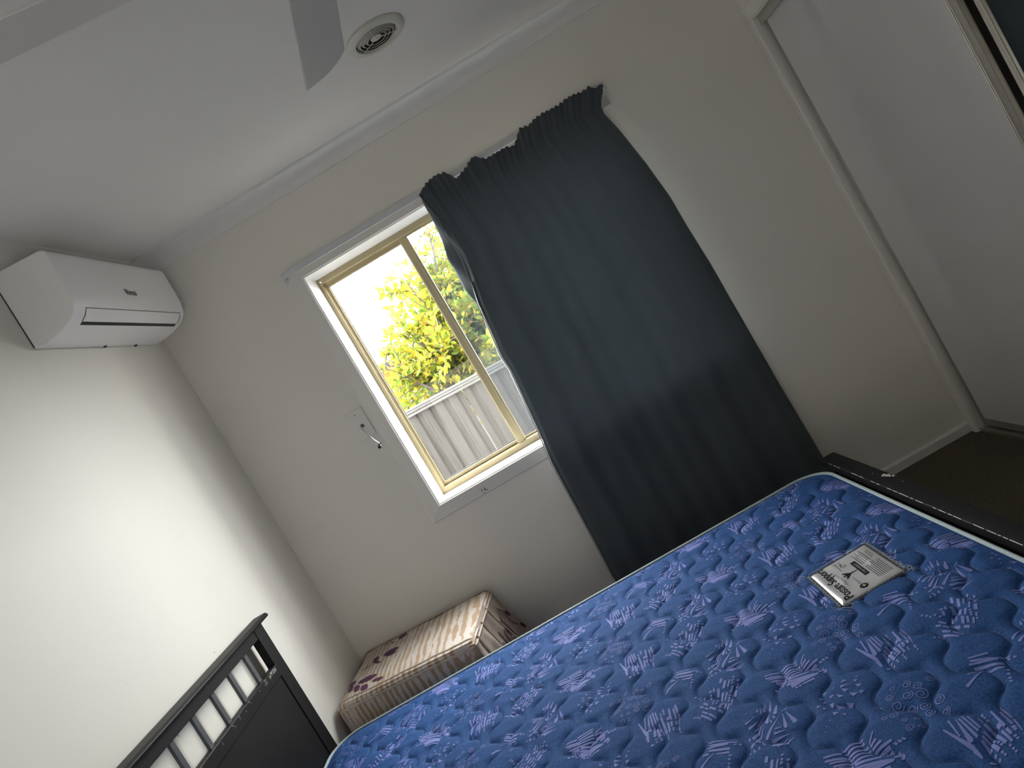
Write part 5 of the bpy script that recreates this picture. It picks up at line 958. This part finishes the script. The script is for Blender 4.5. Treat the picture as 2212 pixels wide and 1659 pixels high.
# ------------------------------------------------------------------ curtain track
ct = thing('curtain_track', 'long white curtain track fixed over the window', 'curtain rail', (1.45, 0, 2.155))
def strip(path, hw, th, name):
    m = MB(); vs = []; fs = []; P = [Vector(p) for p in path]
    for i, p in enumerate(P):
        t = (P[min(i + 1, len(P) - 1)] - P[max(i - 1, 0)]); t.z = 0; t.normalize(); n = Vector((-t.y, t.x, 0))
        for (a, b) in ((-th, -hw), (th, -hw), (th, hw), (-th, hw)): vs.append(p + n * a + Vector((0, 0, b)))
    for i in range(len(P) - 1):
        for k in range(4): fs.append((i * 4 + k, i * 4 + (k + 1) % 4, (i + 1) * 4 + (k + 1) % 4, (i + 1) * 4 + k))
    fs.append((3, 2, 1, 0)); e = (len(P) - 1) * 4; fs.append((e, e + 1, e + 2, e + 3)); m.add(vs, fs); return m.build(name, rodm, ct, smooth=True)
RZ = 2.161
path = [(.628, -.002, RZ), (.628, -.035, RZ)] + [(.628 + .030 * (1 - math.cos(a)), -.035 - .034 * math.sin(a), RZ) for a in [k * math.pi / 12 for k in range(1, 6)]] + [(.668 + k * .0, -.070, RZ) for k in (0,)] + [(x, -.070, RZ) for x in (1.0, 1.5, 2.0, 2.235)] + [(2.262, -.060, RZ), (2.268, -.035, RZ), (2.268, -.002, RZ)]
strip(path, .0125, .0032, 'rail')
for x in (.615, 2.258):
    m = MB(); m.box(x, x + .026, -.004, -.0005, 2.135, 2.188); m.box(x + .002, x + .024, -.030, -.003, 2.146, 2.150); m.tube([(x + .013, -.004, 2.181), (x + .013, -.006, 2.181)], .003, 10); m.build('end_bracket', rodm, ct, bevel=.0008)
for x in (1.45,):
    m = MB(); m.box(x, x + .02, -.066, -.0005, 2.172, 2.175); m.box(x, x + .02, -.003, -.0005, 2.15, 2.19); m.build('centre_bracket', rodm, ct)

# ------------------------------------------------------------------ curtain
cu = thing('curtain', 'dark slate blackout curtain drawn over the right half of the window', 'curtain', (1.78, -.09, .14))
ZT = [(1.33, 2.150), (1.356, 2.165), (1.403, 2.186), (1.44, 2.188), (1.486, 2.182), (1.505, 2.145), (1.518, 2.130), (1.571, 2.152), (1.625, 2.177), (1.658, 2.143), (1.698, 2.138), (1.755, 2.140), (1.798, 2.124), (1.828, 2.150), (1.853, 2.175), (1.898, 2.168), (1.947, 2.181), (1.995, 2.179), (2.048, 2.175), (2.087, 2.183), (2.178, 2.173), (2.201, 2.176), (2.215, 2.159), (2.266, 2.158)]
XL = [(2.16, 1.338), (2.06, 1.352), (1.92, 1.356), (1.83, 1.358), (1.70, 1.335), (1.62, 1.318), (1.37, 1.288), (1.30, 1.292), (1.0, 1.261), (.85, 1.241), (.59, 1.232), (.25, 1.217), (.12, 1.212)]
XR = [(2.16, 2.264), (2.10, 2.226), (2.06, 2.206), (1.96, 2.231), (1.77, 2.261), (1.60, 2.279), (1.44, 2.281), (1.27, 2.289), (1.0, 2.290), (.59, 2.292), (.25, 2.300), (.12, 2.302)]
def ip(T, z):
    zs = [t[0] for t in T][::-1]; xs = [t[1] for t in T][::-1]; return float(np.interp(z, zs, xs))
NU, NV = 300, 110
m = MB(); vs = []; fs = []
for j in range(NV + 1):
    v = j / NV
    for i in range(NU + 1):
        u = i / NU
        xt = 1.338 + (2.264 - 1.338) * u
        ztop = float(np.interp(xt, [a for a, _ in ZT], [b for _, b in ZT])) + .0035 * math.sin(u * 260) * (1 if 0.03 < u < .97 else 0)
        z = ztop + (.13 - ztop) * v; zz = 2.16 + (.13 - 2.16) * v
        x = ip(XL, zz) + (ip(XR, zz) - ip(XL, zz)) * u
        gat = math.exp(-v / .05)
        y = -.098 - .012 * v
        y += gat * (.0055 * math.sin(u * 88 + 1.3 * math.sin(u * 19)) + .003 * math.sin(u * 200))
        amp = .0030 + .0055 * min(1, v / .4)
        y += (1 - gat) * amp * (math.sin(u * 2 * math.pi * 5.2 + .9 * math.sin(u * 7) + .5 * v) * .75 + .35 * math.sin(u * 2 * math.pi * 11.3 + 1 + v))
        y += .0012 * math.sin(v * 60 + u * 20) * min(1, v * 4)
        # hem edges turn back toward the window
        if u < .028 and v > .06: k = (1 - u / .028); y += .026 * k ** 1.5 * min(1, (v - .06) / .1); x += .004 * k
        if u > .97: k = (u - .97) / .03; y += .030 * k ** 2
        vs.append((x, y, z))
for j in range(NV):
    for i in range(NU): a = j * (NU + 1) + i; fs.append((a, a + 1, a + NU + 2, a + NU + 1))
m.add(vs, fs); o = m.build('cloth', curm, cu, smooth=True); s_ = o.modifiers.new('s', 'SOLIDIFY'); s_.thickness = .0018
# turned-back edge of the curtain; window light on its hem, painted as pale lining
BE = [(2.150, 1.338), (2.121, 1.334), (2.056, 1.333), (1.946, 1.322), (1.859, 1.302), (1.81, 1.304), (1.704, 1.299), (1.62, 1.312), (1.55, 1.330)]
m = MB(); vs = []; fs = []; n1 = 40; n2 = 10
for j in range(n1 + 1):
    z = 2.143 + (1.56 - 2.143) * j / n1; xe = ip(BE, z); xm = ip(XL, z) + .035
    for i in range(n2 + 1):
        t = i / n2; x = xe + (xm - xe) * t; y = -.045 - .030 * t + .006 * math.sin(z * 30 + t * 4) - .01 * math.sin(math.pi * t)
        vs.append((x, y, z))
for j in range(n1):
    for i in range(n2): a = j * (n2 + 1) + i; fs.append((a, a + 1, a + n2 + 2, a + n2 + 1))
m.add(vs, fs); o = m.build('turned_edge', curm, cu, smooth=True); s_ = o.modifiers.new('s', 'SOLIDIFY'); s_.thickness = .0016
m = MB(); P1 = []
for j in range(120):
    z = 1.96 - (1.96 - .2) * j / 119; P1.append((ip(XL, z) - .0008, -.094 - .012 * (1 - (z - .13) / 2.03), z))
m.tube(P1, .0020, 5); m.build('lit_edge_line', palem, cu, smooth=True)  # pale tone paints the window light along the curtain edge
m = MB(); vs = []; fs = []
for j in range(81):
    z = 1.72 - (1.72 - .25) * j / 80; wdt = .012 * min(1, j / 12) * max(.25, 1 - max(0, (1.35 - z)) * .9)
    xl = ip(XL, z); vs += [(xl - wdt * .55 + .002, -.058, z), (xl + .004, -.084, z)]
for j in range(80): fs.append((2 * j, 2 * j + 1, 2 * j + 3, 2 * j + 2))
m.add(vs, fs); o = m.build('lit_hem', palem, cu, smooth=True); s_ = o.modifiers.new('s', 'SOLIDIFY'); s_.thickness = .001  # pale strip stands for window light caught on the hem side
# header tape and hooks behind the gathers
m = MB(); m.box(1.35, 2.25, -.084, -.0825, 2.070, 2.112); m.build('header_tape', palem, cu)
for k in range(9):
    x = 1.37 + k * .108; m = MB(); m.tube(cr([(x, -.083, 2.10), (x, -.080, 2.13), (x, -.077, 2.148), (x, -.080, 2.138)], 4), .0015, 6); m.build('hook', rodm, cu)

# every top-level empty of a setting group stays structure; small scuffs on the left wall
